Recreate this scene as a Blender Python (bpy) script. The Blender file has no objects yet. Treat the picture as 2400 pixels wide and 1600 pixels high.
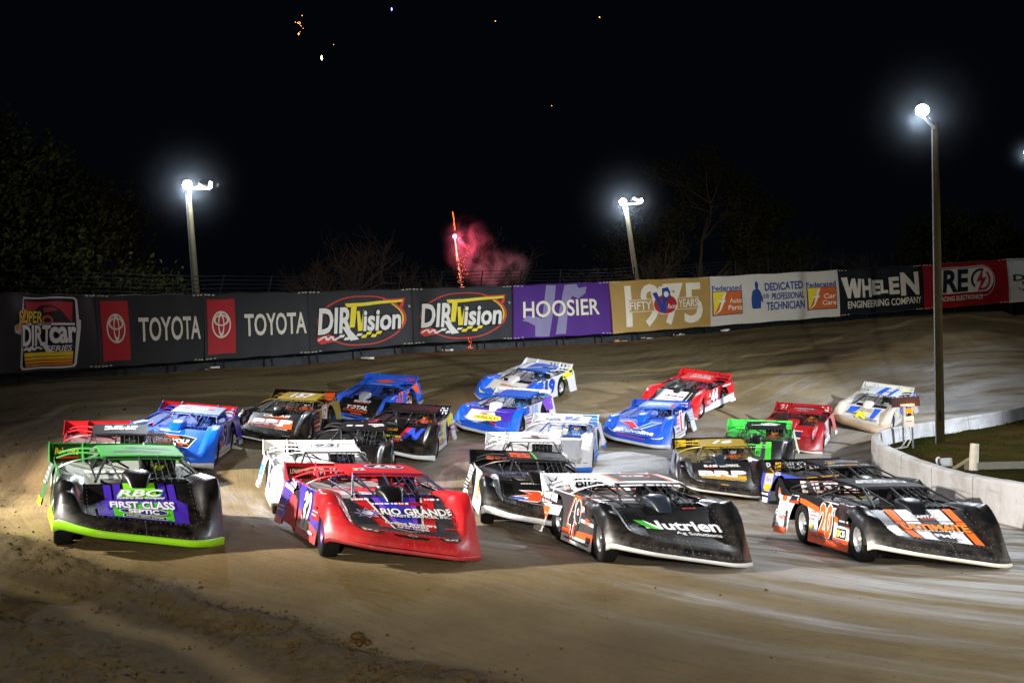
import bpy, bmesh, math, random
from mathutils import Vector, Matrix, noise
import numpy as np
random.seed(7)
R = math.radians
C = bpy.context.scene.collection
sc = bpy.context.scene

# ------------------------------------------------------------------ camera
FP, PITCH, ROLL, CAMH = 2333.0, R(3.0), R(3.5), 2.4
cam = bpy.data.objects.new('camera', bpy.data.cameras.new('camera')); C.objects.link(cam)
cam.data.sensor_width = 36; cam.data.lens = 36 * FP / 2400; cam.data.clip_end = 2000; cam.data.clip_start = 0.2
def ray(u, v):
    """direction of a ray through the 2400x1600 frame (y = 1 not enforced)"""
    cx = (u - 1200) / FP; cy = (800 - v) / FP
    a = cx * math.cos(ROLL) + cy * math.sin(ROLL); b = -cx * math.sin(ROLL) + cy * math.cos(ROLL)
    return Vector((a, math.cos(PITCH) - b * math.sin(PITCH), math.sin(PITCH) + b * math.cos(PITCH)))
def at(u, v, d):
    q = ray(u, v); q = q * (d / q.y)
    return Vector((q.x, q.y, q.z + CAMH))
fw = Vector((0, math.cos(PITCH), math.sin(PITCH))); up0 = Vector((0, -math.sin(PITCH), math.cos(PITCH))); rt0 = Vector((1, 0, 0))
rt = rt0 * math.cos(ROLL) - up0 * math.sin(ROLL); up = rt0 * math.sin(ROLL) + up0 * math.cos(ROLL)
cam.matrix_world = Matrix(((rt.x, up.x, -fw.x, 0), (rt.y, up.y, -fw.y, 0), (rt.z, up.z, -fw.z, CAMH), (0, 0, 0, 1)))
sc.camera = cam

# ------------------------------------------------------------------ night sky and lights
w = bpy.data.worlds.new('World'); sc.world = w; w.use_nodes = True
bgn = w.node_tree.nodes['Background']; bgn.inputs[0].default_value = (0.00085, 0.00115, 0.0020, 1); bgn.inputs[1].default_value = 1.0   # moonless night sky
sc.view_settings.view_transform = 'Standard'; sc.view_settings.look = 'None'; sc.view_settings.gamma = 1
sc.view_settings.exposure = 0.22
sc.cycles.max_bounces = 6; sc.cycles.volume_bounces = 0; sc.cycles.sample_clamp_indirect = 4
def lamp(name, kind, loc, power, col, size=0.4, target=None, angle=90, blend=0.6):
    l = bpy.data.lights.new(name, kind); l.energy = power; l.color = col; l.shadow_soft_size = size
    if kind == 'SPOT': l.spot_size = R(angle); l.spot_blend = blend
    o = bpy.data.objects.new(name, l); o.location = loc; C.objects.link(o)
    if target is not None: o.rotation_euler = (Vector(target) - Vector(loc)).to_track_quat('-Z', 'Y').to_euler()
    return o
COOL = (0.84, 0.92, 1.0); WARM = (1.0, 0.93, 0.80); NEUT = (1.0, 0.93, 0.83)
# towers of the same speedway that stand outside the frame (left along the wall, and behind the photographer)
lamp('tower_light', 'SPOT', (-24, 13, 12), 118000, NEUT, 0.5, (4, 25, 0), 54, 0.85)
lamp('tower_light', 'SPOT', (2, -22, 7), 52000, NEUT, 0.5, (2, 27, 1.0), 42, 0.9)
lamp('tower_light', 'SPOT', (16, -9, 9), 36000, COOL, 0.5, (10, 18, 0), 54, 0.9)
lamp('tower_light', 'SPOT', (36, 28, 11), 66000, COOL, 0.4, (14, 37, 0), 46, 0.8)

# ------------------------------------------------------------------ helpers
def lin(h):
    if not isinstance(h, str): return h
    h = h.lstrip('#'); f = lambda c: c / 12.92 if c <= 0.04045 else ((c + 0.055) / 1.055) ** 2.4
    return tuple(f(int(h[i:i + 2], 16) / 255) for i in (0, 2, 4))
MC = {}
def nodes(m):
    m.use_nodes = True; t = m.node_tree; return t, t.nodes, t.links, t.nodes['Principled BSDF']
def paint(col, rough=0.36, metal=0.0, coat=0.08, dust=0.30, spec=0.20):
    """painted sheet metal with a film of track dust low down"""
    k = ('p', col, rough, metal, coat, dust, spec)
    if k in MC: return MC[k]
    m = bpy.data.materials.new('paint'); t, N, L, b = nodes(m); c = lin(col)
    tc = N.new('ShaderNodeTexCoord'); sx = N.new('ShaderNodeSeparateXYZ'); L.new(tc.outputs['Object'], sx.inputs[0])
    mr = N.new('ShaderNodeMapRange'); mr.inputs[1].default_value = 0.75; mr.inputs[2].default_value = 0.1; L.new(sx.outputs[2], mr.inputs[0])
    n = N.new('ShaderNodeTexNoise'); n.inputs['Scale'].default_value = 5; n.inputs['Detail'].default_value = 6; n.inputs['Roughness'].default_value = 0.7
    L.new(tc.outputs['Object'], n.inputs['Vector'])
    cr = N.new('ShaderNodeMapRange'); cr.inputs[1].default_value = 0.38; cr.inputs[2].default_value = 0.75; L.new(n.outputs[0], cr.inputs[0])
    mu = N.new('ShaderNodeMath'); mu.operation = 'MULTIPLY'; L.new(mr.outputs[0], mu.inputs[0]); L.new(cr.outputs[0], mu.inputs[1])
    m2 = N.new('ShaderNodeMath'); m2.operation = 'MULTIPLY_ADD'; L.new(mu.outputs[0], m2.inputs[0]); m2.inputs[1].default_value = dust
    m3 = N.new('ShaderNodeMath'); m3.operation = 'MULTIPLY'; L.new(cr.outputs[0], m3.inputs[0]); m3.inputs[1].default_value = dust * 0.05; L.new(m3.outputs[0], m2.inputs[2])
    mx = N.new('ShaderNodeMix'); mx.data_type = 'RGBA'; mx.inputs[6].default_value = (*c, 1); mx.inputs[7].default_value = (0.20, 0.15, 0.10, 1)
    L.new(m2.outputs[0], mx.inputs[0]); L.new(mx.outputs[2], b.inputs['Base Color'])
    rr = N.new('ShaderNodeMath'); rr.operation = 'MULTIPLY_ADD'; L.new(m2.outputs[0], rr.inputs[0]); rr.inputs[1].default_value = 0.7; rr.inputs[2].default_value = rough
    L.new(rr.outputs[0], b.inputs['Roughness'])
    b.inputs['Metallic'].default_value = metal; b.inputs['Coat Weight'].default_value = coat; b.inputs['Coat Roughness'].default_value = 0.18; b.inputs['Specular IOR Level'].default_value = spec
    bp = N.new('ShaderNodeBump'); bp.inputs['Strength'].default_value = 0.12; bp.inputs['Distance'].default_value = 0.03
    n2 = N.new('ShaderNodeTexNoise'); n2.inputs['Scale'].default_value = 2.2; n2.inputs['Detail'].default_value = 2; L.new(tc.outputs['Object'], n2.inputs['Vector'])
    L.new(n2.outputs[0], bp.inputs['Height']); L.new(bp.outputs[0], b.inputs['Normal'])
    MC[k] = m; return m
def plain(col, rough=0.6, metal=0.0, noise_amt=0.3, scale=8.0, bump=0.0, spec=0.2):
    k = ('s', col, rough, metal, noise_amt, scale, bump, spec)
    if k in MC: return MC[k]
    m = bpy.data.materials.new('surface'); t, N, L, b = nodes(m); c = lin(col)
    tc = N.new('ShaderNodeTexCoord'); n = N.new('ShaderNodeTexNoise'); n.inputs['Scale'].default_value = scale; n.inputs['Detail'].default_value = 5
    L.new(tc.outputs['Object'], n.inputs['Vector'])
    mx = N.new('ShaderNodeMix'); mx.data_type = 'RGBA'; L.new(n.outputs[0], mx.inputs[0])
    mx.inputs[6].default_value = (*[x * (1 - noise_amt) for x in c], 1); mx.inputs[7].default_value = (*[min(1, x * (1 + noise_amt)) for x in c], 1)
    L.new(mx.outputs[2], b.inputs['Base Color']); b.inputs['Specular IOR Level'].default_value = spec; b.inputs['Roughness'].default_value = rough; b.inputs['Metallic'].default_value = metal
    if bump:
        bp = N.new('ShaderNodeBump'); bp.inputs['Strength'].default_value = bump; bp.inputs['Distance'].default_value = 0.05
        L.new(n.outputs[0], bp.inputs['Height']); L.new(bp.outputs[0], b.inputs['Normal'])
    MC[k] = m; return m
def glow(col, s):
    k = ('g', col, s)
    if k in MC: return MC[k]
    m = bpy.data.materials.new('glow'); t, N, L, b = nodes(m)
    b.inputs['Base Color'].default_value = (*[x * .05 for x in lin(col)], 1); b.inputs['Specular IOR Level'].default_value = 0; b.inputs['Emission Color'].default_value = (*lin(col), 1); b.inputs['Emission Strength'].default_value = s
    MC[k] = m; return m

class MB:
    def __init__(s): s.v = []; s.f = []; s.m = []
    def add(s, vs, fs, mi=0):
        k = len(s.v); s.v += [tuple(x) for x in vs]; s.f += [tuple(k + i for i in f) for f in fs]; s.m += [mi] * len(fs); return s
    def grid(s, rows, mi=0, closed=False):
        n = len(rows[0]); vs = [p for r in rows for p in r]; fs = []
        for i in range(len(rows) - 1):
            for j in range(n - (0 if closed else 1)):
                a = i * n + j; b = i * n + (j + 1) % n; fs.append((a, b, b + n, a + n))
        return s.add(vs, fs, mi)
    def box(s, c, d, mi=0, M=None):
        vs = []
        for x in (-.5, .5):
            for y in (-.5, .5):
                for z in (-.5, .5):
                    p = Vector((x * d[0], y * d[1], z * d[2]))
                    if M: p = M @ p
                    vs.append(p + Vector(c))
        return s.add(vs, [(0, 1, 3, 2), (4, 6, 7, 5), (0, 4, 5, 1), (2, 3, 7, 6), (0, 2, 6, 4), (1, 5, 7, 3)], mi)
    def bar(s, a, b, wd, ht, mi=0):
        a = Vector(a); b = Vector(b); d = b - a; M = d.to_track_quat('Y', 'Z').to_matrix()
        return s.box((a + b) / 2, (wd, d.length, ht), mi, M)
    def tube(s, pts, r, n=6, mi=0, cap=True):
        pts = [Vector(p) for p in pts]; rs = r if isinstance(r, (list, tuple)) else [r] * len(pts); rows = []
        for i, p in enumerate(pts):
            d = (pts[min(i + 1, len(pts) - 1)] - pts[max(i - 1, 0)]).normalized()
            ref = Vector((0, 0, 1)) if abs(d.z) < 0.9 else Vector((0, 1, 0))
            a = d.cross(ref).normalized(); b = d.cross(a)
            rows.append([p + (a * math.cos(t) + b * math.sin(t)) * rs[i] for t in [2 * math.pi * k / n for k in range(n)]])
        s.grid(rows, mi, True)
        if cap:
            for row, rev in ((rows[0], False), (rows[-1], True)):
                s.add(row, [tuple(range(n))], mi)
        return s
    def lathe(s, prof, c, axis='X', n=20, mi=0):
        rows = []
        for a, r in prof:
            row = []
            for k in range(n):
                t = 2 * math.pi * k / n; p = (a, r * math.cos(t), r * math.sin(t)) if axis == 'X' else (r * math.cos(t), r * math.sin(t), a) if axis == 'Z' else (r * math.sin(t), a, r * math.cos(t))
                row.append(Vector(p) + Vector(c))
            rows.append(row)
        return s.grid(rows, mi, True)
    def mesh(s, name, smooth=False, nslots=1):
        me = bpy.data.meshes.new(name); me.from_pydata(s.v, [], s.f); me.polygons.foreach_set('material_index', s.m)
        if smooth: me.polygons.foreach_set('use_smooth', [True] * len(s.f))
        for i in range(nslots): me.materials.append(None)
        me.update(); return me
    def build(s, name, mats, parent=None, smooth=False):
        mats = mats if isinstance(mats, (list, tuple)) else [mats]
        me = s.mesh(name, smooth, 0)
        for m in mats: me.materials.append(m)
        return link(name, me, parent)
def link(name, me, parent=None):
    o = bpy.data.objects.new(name, me); C.objects.link(o)
    if parent: o.parent = parent
    return o
def inst(name, me, mats, parent):
    """an object sharing mesh data, with materials of its own"""
    o = link(name, me, parent)
    for sl, m in zip(o.material_slots, mats if isinstance(mats, (list, tuple)) else [mats]): sl.link = 'OBJECT'; sl.material = m
    return o
def tag(o, label=None, cat=None, group=None, kind=None):
    for k, v in (('label', label), ('category', cat), ('group', group), ('kind', kind)):
        if v: o[k] = v
    return o
def empty(name, loc=(0, 0, 0), label=None, cat=None, group=None):
    o = bpy.data.objects.new(name, None); o.location = loc; o.empty_display_size = 0.2; C.objects.link(o)
    return tag(o, label, cat, group)

# ------------------------------------------------------------------ lettering and flat graphics, laid on a surface
TXT = {}
def text2d(s, bold=0.0, shear=0.0):
    k = (s, bold, shear)
    if k in TXT: return TXT[k]
    cu = bpy.data.curves.new('t', 'FONT'); cu.body = s; cu.offset = bold; cu.shear = shear; cu.resolution_u = 3; cu.fill_mode = 'FRONT'
    o = bpy.data.objects.new('t', cu); me = bpy.data.meshes.new_from_object(o)
    vs = [(v.co.x, v.co.y) for v in me.vertices]; fs = [tuple(p.vertices) for p in me.polygons]
    bpy.data.objects.remove(o); bpy.data.curves.remove(cu); bpy.data.meshes.remove(me)
    x0 = min(v[0] for v in vs) + bold; x1 = max(v[0] for v in vs) - bold; y0 = min(v[1] for v in vs) + bold; y1 = max(v[1] for v in vs) - bold
    TXT[k] = ([((x - x0) / (x1 - x0) - .5, (y - y0) / (y1 - y0) - .5) for x, y in vs], fs); return TXT[k]
def rot2(p, a): return (p[0] * math.cos(a) - p[1] * math.sin(a), p[0] * math.sin(a) + p[1] * math.cos(a))
def shape(it):
    """-> list of (verts2d, faces, colour)"""
    k = it[0]
    if k == 'T':
        _, s, cx, cy, wd, ht, col = it[:7]; o = it[7] if len(it) > 7 else {}
        b = o.get('b', 0.018); sh = o.get('sh', 0.0); rot = o.get('rot', 0); out = []
        arch = o.get('arch', 0)
        def place(vs): return [(cx + q[0], cy + q[1] + arch * (1 - (2 * q[0] / wd) ** 2)) for q in (rot2((x * wd, y * ht), rot) for x, y in vs)]
        if 'ol' in o:
            # same glyph bbox as the fill, grown outwards
            v, f = text2d(s, b, sh); v2, f2 = text2d(s, b + o.get('ow', 0.035), sh); out.append((place(v2), f2, o['ol']))
        v, f = text2d(s, b, sh); out.append((place(v), f, col)); return out
    if k == 'R':
        _, cx, cy, wd, ht, col = it[:6]; sk = it[6] if len(it) > 6 else 0
        vs = [(cx - wd / 2 - sk, cy - ht / 2), (cx + wd / 2 - sk, cy - ht / 2), (cx + wd / 2 + sk, cy + ht / 2), (cx - wd / 2 + sk, cy + ht / 2)]
        return [(vs, [(0, 1, 2, 3)], col)]
    if k == 'E':
        _, cx, cy, wd, ht, col = it[:6]; inner = it[6] if len(it) > 6 else 0; n = 36
        a0, a1 = (it[7], it[8]) if len(it) > 8 else (0, 2 * math.pi)
        ang = [a0 + (a1 - a0) * i / n for i in range(n + 1)]
        o = [(cx + math.cos(a) * wd / 2, cy + math.sin(a) * ht / 2) for a in ang]; i_ = [(cx + math.cos(a) * wd / 2 * inner, cy + math.sin(a) * ht / 2 * inner) for a in ang]
        return [(o + i_, [(i, i + 1, n + 2 + i, n + 1 + i) for i in range(n)], col)]
    if k == 'P': return [(list(it[1]), [tuple(range(len(it[1])))], it[2])]
    if k == 'L':     # a stroked line
        _, pts, wd, col = it; out = []
        for (ax, ay), (bx, by) in zip(pts[:-1], pts[1:]):
            d = math.hypot(bx - ax, by - ay) or 1; nx, ny = -(by - ay) / d * wd / 2, (bx - ax) / d * wd / 2
            out.append(([(ax + nx, ay + ny), (ax - nx, ay - ny), (bx - nx, by - ny), (bx + nx, by + ny)], [(0, 1, 2, 3)], col))
        return out
    if k == 'S':     # small print too small to read in the photograph: rows of short dashes
        _, cx, cy, wd, ht, col, rows, seed = it; rg = random.Random(seed); out = []
        for r in range(rows):
            y = cy + ht / 2 - (r + .5) * ht / rows; x = cx - wd / 2
            while x < cx + wd / 2:
                l = rg.uniform(.2, .8) * ht / rows; h = ht / rows * rg.uniform(.32, .55)
                out.append(([(x, y - h / 2), (x + l, y - h / 2), (x + l * 1.1, y + h / 2), (x + l * .1, y + h / 2)], [(0, 1, 2, 3)], col)); x += l * rg.uniform(1.15, 1.6)
        return out
    if k == 'STAR':
        _, cx, cy, wd, ht, n, inner, col = it
        vs = [(cx, cy)] + [(cx + math.cos(i * math.pi / n) * wd / 2 * (1 if i % 2 == 0 else inner), cy + math.sin(i * math.pi / n) * ht / 2 * (1 if i % 2 == 0 else inner)) for i in range(2 * n)]
        return [(vs, [(0, 1 + i, 1 + (i + 1) % (2 * n)) for i in range(2 * n)], col)]
def decal(name, parent, surf, items, mk, cuts=((), ()), off0=0.004, step=0.0012):
    mb = MB(); cols = []
    for li, it in enumerate(items):
        for si, (vs, fs, col) in enumerate(shape(it)):
            if col not in cols: cols.append(col)
            if cuts[0] or cuts[1]:
                bm = bmesh.new(); bv = [bm.verts.new((x, y, 0)) for x, y in vs]
                for f in fs:
                    try: bm.faces.new([bv[i] for i in f])
                    except ValueError: pass
                xs = [v[0] for v in vs]; ys = [v[1] for v in vs]
                for ax, (lo, hi) in enumerate(((min(xs), max(xs)), (min(ys), max(ys)))):
                    for c in cuts[ax]:
                        if lo < c < hi:
                            bmesh.ops.bisect_plane(bm, geom=bm.verts[:] + bm.edges[:] + bm.faces[:], plane_co=(c, 0, 0) if ax == 0 else (0, c, 0), plane_no=(1, 0, 0) if ax == 0 else (0, 1, 0))
                bm.verts.index_update(); vs = [(v.co.x, v.co.y) for v in bm.verts]; fs = [tuple(v.index for v in f.verts) for f in bm.faces]; bm.free()
            off = off0 + step * li + step * 0.5 * si
            mb.add([surf(x, y, off) for x, y in vs], fs, cols.index(col))
    return mb.build(name, [mk(c) for c in cols], parent)
# ------------------------------------------------------------------ the ground: a banked dirt turn, one sheet out to the horizon
S_ = [0.2008, -1.4538, 1.1766, 0.1118, -0.5142, 0.9817, -0.2084, 0.222, -0.0624, 0.2645]
RB = [(-10.4, 10.0, -0.137), (-6.8, 10.0, -0.136), (-3.2, 10.0, -0.091), (0.4, 10.0, -0.049), (4.0, 10.0, -0.045), (7.6, 10.0, -0.007), (11.2, 10.0, 0.035), (-10.4, 13.6, 0.013), (-6.8, 13.6, 0.158), (-3.2, 13.6, 0.106), (0.4, 13.6, 0.023), (4.0, 13.6, -0.007), (7.6, 13.6, 0.006), (11.2, 13.6, 0.058), (-10.4, 17.2, 0.049), (-6.8, 17.2, 0.162), (-3.2, 17.2, 0.032), (0.4, 17.2, -0.017), (4.0, 17.2, -0.046), (7.6, 17.2, -0.026), (11.2, 17.2, 0.099), (-10.4, 20.8, -0.124), (-6.8, 20.8, -0.051), (-3.2, 20.8, -0.05), (0.4, 20.8, 0.04), (4.0, 20.8, -0.041), (7.6, 20.8, -0.056), (11.2, 20.8, 0.117), (-14.0, 24.4, -0.075), (-10.4, 24.4, -0.077), (-6.8, 24.4, -0.033), (-3.2, 24.4, -0.04), (0.4, 24.4, 0.012), (4.0, 24.4, -0.073), (7.6, 24.4, -0.073), (11.2, 24.4, 0.06), (-14.0, 28.0, 0.108), (-10.4, 28.0, 0.019), (-6.8, 28.0, 0.031), (-3.2, 28.0, 0.038), (0.4, 28.0, -0.016), (4.0, 28.0, -0.053), (7.6, 28.0, 0.057), (-14.0, 31.6, 0.134), (-10.4, 31.6, -0.033), (-6.8, 31.6, -0.002), (-3.2, 31.6, 0.15), (0.4, 31.6, 0.06), (4.0, 31.6, -0.033), (7.6, 31.6, 0.081), (11.2, 31.6, -0.013), (-14.0, 35.2, 0.046), (-10.4, 35.2, -0.129), (-6.8, 35.2, -0.284), (-3.2, 35.2, -0.064), (0.4, 35.2, 0.05), (4.0, 35.2, -0.026), (7.6, 35.2, 0.0), (11.2, 35.2, -0.14), (14.8, 35.2, -0.099), (-14.0, 38.8, 0.086), (-10.4, 38.8, 0.022), (-6.8, 38.8, -0.246), (-3.2, 38.8, -0.139), (0.4, 38.8, 0.1), (4.0, 38.8, 0.167), (7.6, 38.8, 0.14), (11.2, 38.8, -0.083), (14.8, 38.8, -0.002), (-10.4, 42.4, 0.22), (-6.8, 42.4, 0.135), (-3.2, 42.4, 0.036), (0.4, 42.4, 0.029), (4.0, 42.4, 0.128), (7.6, 42.4, 0.134), (11.2, 42.4, -0.078), (14.8, 42.4, -0.044), (18.4, 42.4, 0.082), (-3.2, 46.0, 0.019), (0.4, 46.0, -0.103), (4.0, 46.0, -0.007), (7.6, 46.0, 0.039), (14.8, 46.0, -0.091), (4.0, 49.6, -0.003), (7.6, 49.6, 0.021), (11.2, 49.6, -0.032), (11.2, 53.2, -0.006), (14.8, 53.2, -0.009), (18.4, 53.2, -0.099)]
RBa = np.array(RB)
RB2 = np.array([(-6.5, 14.1, 0.09), (-4.7, 15.0, 0.03), (-7.6, 16.5, 0.01), (-6.0, 17.3, 0.11), (-10.1, 21.9, -0.00), (-8.3, 22.6, -0.02), (-10.9, 24.3, -0.37), (-9.3, 25.0, -1.18), (-9.7, 25.0, 1.29), (-7.8, 25.3, 0.38), (-9.9, 27.6, -0.12), (-8.2, 27.8, 0.05), (-8.3, 30.1, -0.05), (-6.3, 29.9, 0.05), (-8.0, 32.6, -0.05), (-6.3, 32.5, 0.11), (-6.5, 35.7, -0.03), (-4.6, 35.3, 0.05), (-5.9, 38.1, -0.21), (-4.2, 37.8, -0.04), (-4.4, 28.2, 1.27), (-2.4, 28.1, 0.67), (-4.1, 30.8, -0.07), (-2.4, 30.7, -0.03), (-5.4, 25.3, -0.09), (-3.4, 25.5, 0.10), (-5.4, 27.9, -0.57), (-3.7, 28.0, -1.25), (-4.8, 19.6, -0.10), (-2.9, 20.2, 0.00), (-5.4, 22.1, 0.03), (-3.8, 22.7, 0.03), (-2.8, 14.2, 0.02), (-1.0, 15.0, 0.05), (-3.6, 16.7, -0.14), (-2.0, 17.3, 0.01), (-1.2, 38.1, 0.25), (0.5, 37.2, 0.25), (0.1, 40.3, -0.10), (1.7, 39.5, -0.07), (-1.8, 33.7, 0.07), (0.0, 33.1, 0.21), (-0.9, 36.1, -0.30), (0.8, 35.5, -0.07), (-0.0, 28.7, 0.01), (1.9, 28.3, 0.25), (0.5, 31.2, -0.24), (2.3, 30.9, 0.06), (-1.0, 24.6, -0.05), (1.0, 24.6, 0.12), (-0.8, 27.2, -0.33), (1.0, 27.1, -0.04), (-0.7, 18.9, 0.04), (1.3, 19.2, 0.12), (-0.9, 21.5, 0.01), (0.9, 21.7, 0.01), (1.2, 15.0, -0.01), (3.1, 15.5, 0.08), (0.7, 17.6, -0.16), (2.5, 18.0, -0.01), (5.1, 38.1, 0.00), (6.7, 37.2, 0.35), (6.5, 40.3, -0.21), (8.0, 39.4, 0.44), (3.1, 33.5, -0.09), (4.9, 32.8, 0.31), (4.1, 35.9, -0.33), (5.8, 35.2, 0.04), (4.2, 26.1, -0.10), (6.2, 25.9, 0.23), (4.6, 28.7, -0.22), (6.4, 28.5, 0.04), (6.2, 30.5, -0.04), (8.1, 30.0, 0.09), (7.0, 33.0, -0.29), (8.7, 32.5, 0.20), (8.8, 36.2, -0.33), (10.6, 35.4, 0.21), (10.0, 38.5, -0.49), (11.6, 37.8, 0.26), (13.2, 41.2, -0.14), (14.8, 40.1, 0.08), (14.9, 43.2, -0.20), (16.3, 42.2, 0.12), (6.7, 21.8, 0.02), (8.7, 22.0, 0.02), (6.4, 24.3, -0.17), (8.2, 24.6, -0.03), (5.3, 15.9, -0.02), (7.3, 16.0, 0.01), (5.3, 18.5, -0.03), (7.0, 18.6, -0.03)])   # shallow ruts and rises under the wheels
WALL = [(-20.5, 13), (-19.6, 20), (-18, 26), (-15.91, 30.8), (-14.15, 34.0), (-11.64, 37.5), (-8.27, 40.5), (-4.33, 43.5), (0.02, 46.0), (4.85, 48.0), (10.1, 50.5), (17.66, 53.5), (23.05, 55.5), (28.84, 57.5), (38, 60), (50, 62)]
WZ = [3.45, 3.5, 3.6, 3.68, 3.83, 4.02, 4.19, 4.47, 4.53, 4.61, 4.82, 5.09, 5.29, 5.5, 5.7, 5.8]
WTH = [math.atan2(x, y) for x, y in WALL]; WD = [math.hypot(x, y) for x, y in WALL]
def smooth(a, b, x):
    t = np.clip((x - a) / (b - a), 0, 1); return t * t * (3 - 2 * t)
def gz(x, y):
    """height of the ground, arrays"""
    x = np.asarray(x, float); y = np.asarray(y, float)
    th = np.arctan2(x, y); d = np.hypot(x, y)
    wd = np.interp(th, WTH, WD); wz = np.interp(th, WTH, WZ)
    k = np.minimum(1.0, wd * 1.0 / np.maximum(d, 1e-3)); front = (th > WTH[0]) & (th < WTH[-1])
    k = np.where(front, k, 1.0)
    X = np.clip(x * k, -20.5, 32); Y = np.clip(y * k, 8, 60)
    # the infield is lower and nearly level
    def poly(X, Y):
        a = (X - 2) / 12; b = (Y - 30) / 12
        z = S_[0] + S_[1] * a + S_[2] * b + S_[3] * a * a + S_[4] * a * b + S_[5] * b * b + S_[6] * a ** 3 + S_[7] * a * a * b + S_[8] * a * b * b + S_[9] * b ** 3
        dx = X[..., None] - RBa[:, 0]; dy = Y[..., None] - RBa[:, 1]
        return z + (np.exp(-(dx * dx + dy * dy) / (2 * 3.8 ** 2)) * RBa[:, 2]).sum(-1) * (1 - .8 * smooth(40, 46, Y + .25 * X))
    z = np.clip(poly(np.atleast_1d(X), np.atleast_1d(Y)), -1.35, 5.9).reshape(x.shape)
    for a, b, c in RB2: z = z + c * np.exp(-((x - a) ** 2 + (y - b) ** 2) / 5.78)
    bey = smooth(0.0, 6.0, d - wd) * front
    z = z * (1 - bey) + (np.minimum(wz, 5) - 0.6) * bey
    far = smooth(70, 140, d)
    return z * (1 - far) + 0.5 * far
def g1(x, y): return float(gz(np.array([x]), np.array([y]))[0])
SA, SB = np.array([12.0, 23.0]), np.array([30.0, 30.0]); SDIR = (SB - SA) / np.hypot(*(SB - SA)); SL = np.hypot(*(SB - SA))
def lane(x, y):
    """distance across the track (r) and along it (s)"""
    px = x - SA[0]; py = y - SA[1]; t = np.clip(px * SDIR[0] + py * SDIR[1], 0, SL)
    qx = px - t * SDIR[0]; qy = py - t * SDIR[1]
    return np.hypot(qx, qy), t + 18 * np.arctan2(qy, -qx + 1e-6)
CS = [-40, -15, -12, -10.6, -8, -1.5, 2, 5, 12, 15, 18, 23, 30, 46, 80]
CR = [18.9, 18.9, 19.0, 19.7, 21.2, 23.0, 24.6, 25.6, 24.2, 23.2, 21.4, 21.6, 22.7, 25.7, 28]
def cushion(r, s): return r - np.interp(s, CS, CR) - .12 * np.sin(s * .9) - .08 * np.sin(s * 2.7 + 1)
def ridge(x, y):
    """loose dirt thrown to the cushion at the outer edge of the groove, with a wheel rut through it"""
    r, s = lane(x, y); e = cushion(r, s)
    m = np.exp(-((e - .15) / 0.42) ** 2) + 0.8 * np.exp(-((e - 1.75) / 0.5) ** 2) + .4 * smooth(1.6, 2.4, e)
    near = smooth(26, 11, np.hypot(x, y)) * smooth(-4, -8, s)
    return m * (0.03 + 0.075 * near), m
th = np.concatenate([np.linspace(-math.pi, -0.72, 40)[:-1], np.linspace(-0.72, 0.72, 430), np.linspace(0.72, math.pi, 40)[1:]])
dd = np.concatenate([[0.01, 2, 4, 5.5, 6.5], np.geomspace(7.2, 26, 190), np.linspace(26.2, 64, 140), np.geomspace(66, 1500, 36)])
TH, DD = np.meshgrid(th, dd, indexing='ij'); GX = DD * np.sin(TH); GY = DD * np.cos(TH)
GZ = gz(GX, GY); RG, RM = ridge(GX, GY); LR, LS = lane(GX, GY)
EE = cushion(LR, LS); loose = smooth(-.9, .5, EE) * (1 - .75 * np.exp(-((EE - .95) / .22) ** 2)) * (DD < 66)
nzl = np.zeros_like(GZ)
mask = (np.abs(TH) < 0.73) & (DD > 6) & (DD < 66)
for i, j in zip(*np.nonzero(mask)):
    p = Vector((GX[i, j], GY[i, j], 0)); a = noise.noise(p * 2.3) * 0.5 + noise.noise(p * 6.1) * 0.3 + (noise.noise(p * 13.0) * 0.30 + noise.noise(p * 27.0) * .12 if DD[i, j] < 20 else 0)
    b = noise.noise(Vector((LR[i, j] * 1.1, LS[i, j] * 0.12, 3)))
    lo = loose[i, j] * (0.35 if DD[i, j] > 28 else 1.0)
    nzl[i, j] = a * (0.010 + 0.09 * min(1, RM[i, j]) * (1 if DD[i, j] < 26 else .35) + 0.05 * lo) + b * 0.02
infield_m = smooth(0.3, 1.2, GX - np.interp(GY, [8, 14, 20.5, 27, 33.5, 38, 45, 56], [10.5, 10.6, 10.9, 11.8, 13.0, 17.0, 24.5, 37]))
GZ = GZ + RG + nzl * (1 - infield_m)
mb = MB(); mb.grid([[(GX[i, j], GY[i, j], GZ[i, j]) for j in range(len(dd))] for i in range(len(th))])
gme = mb.mesh('dirt_track', True, 0)
for nm, arr in (('rr', LR * 21.6 / np.interp(LS, CS, CR) - 4.0 * smooth(20, 34, LS)), ('ss', LS), ('loose', np.clip(loose + RM * .8, 0, 1) * (1 - .30 * smooth(26, 16, DD))), ('bank', np.interp(TH, WTH, WD) - DD)):
    at_ = gme.attributes.new(nm, 'FLOAT', 'POINT'); at_.data.foreach_set('value', arr.astype(np.float32).ravel())
m = bpy.data.materials.new('dirt'); t, N, L, b = nodes(m)
def attr(n): a = N.new('ShaderNodeAttribute'); a.attribute_name = n; return a.outputs['Fac']
def mth(op, a, b_=None, c=None):
    n = N.new('ShaderNodeMath'); n.operation = op
    for i, v in enumerate((a, b_, c)):
        if v is None: continue
        if isinstance(v, (int, float)): n.inputs[i].default_value = v
        else: L.new(v, n.inputs[i])
    return n.outputs[0]
def nz(vec, scale, det=4, rough=.6):
    n = N.new('ShaderNodeTexNoise'); n.inputs['Scale'].default_value = scale; n.inputs['Detail'].default_value = det; n.inputs['Roughness'].default_value = rough; L.new(vec, n.inputs['Vector']); return n.outputs[0]
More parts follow.
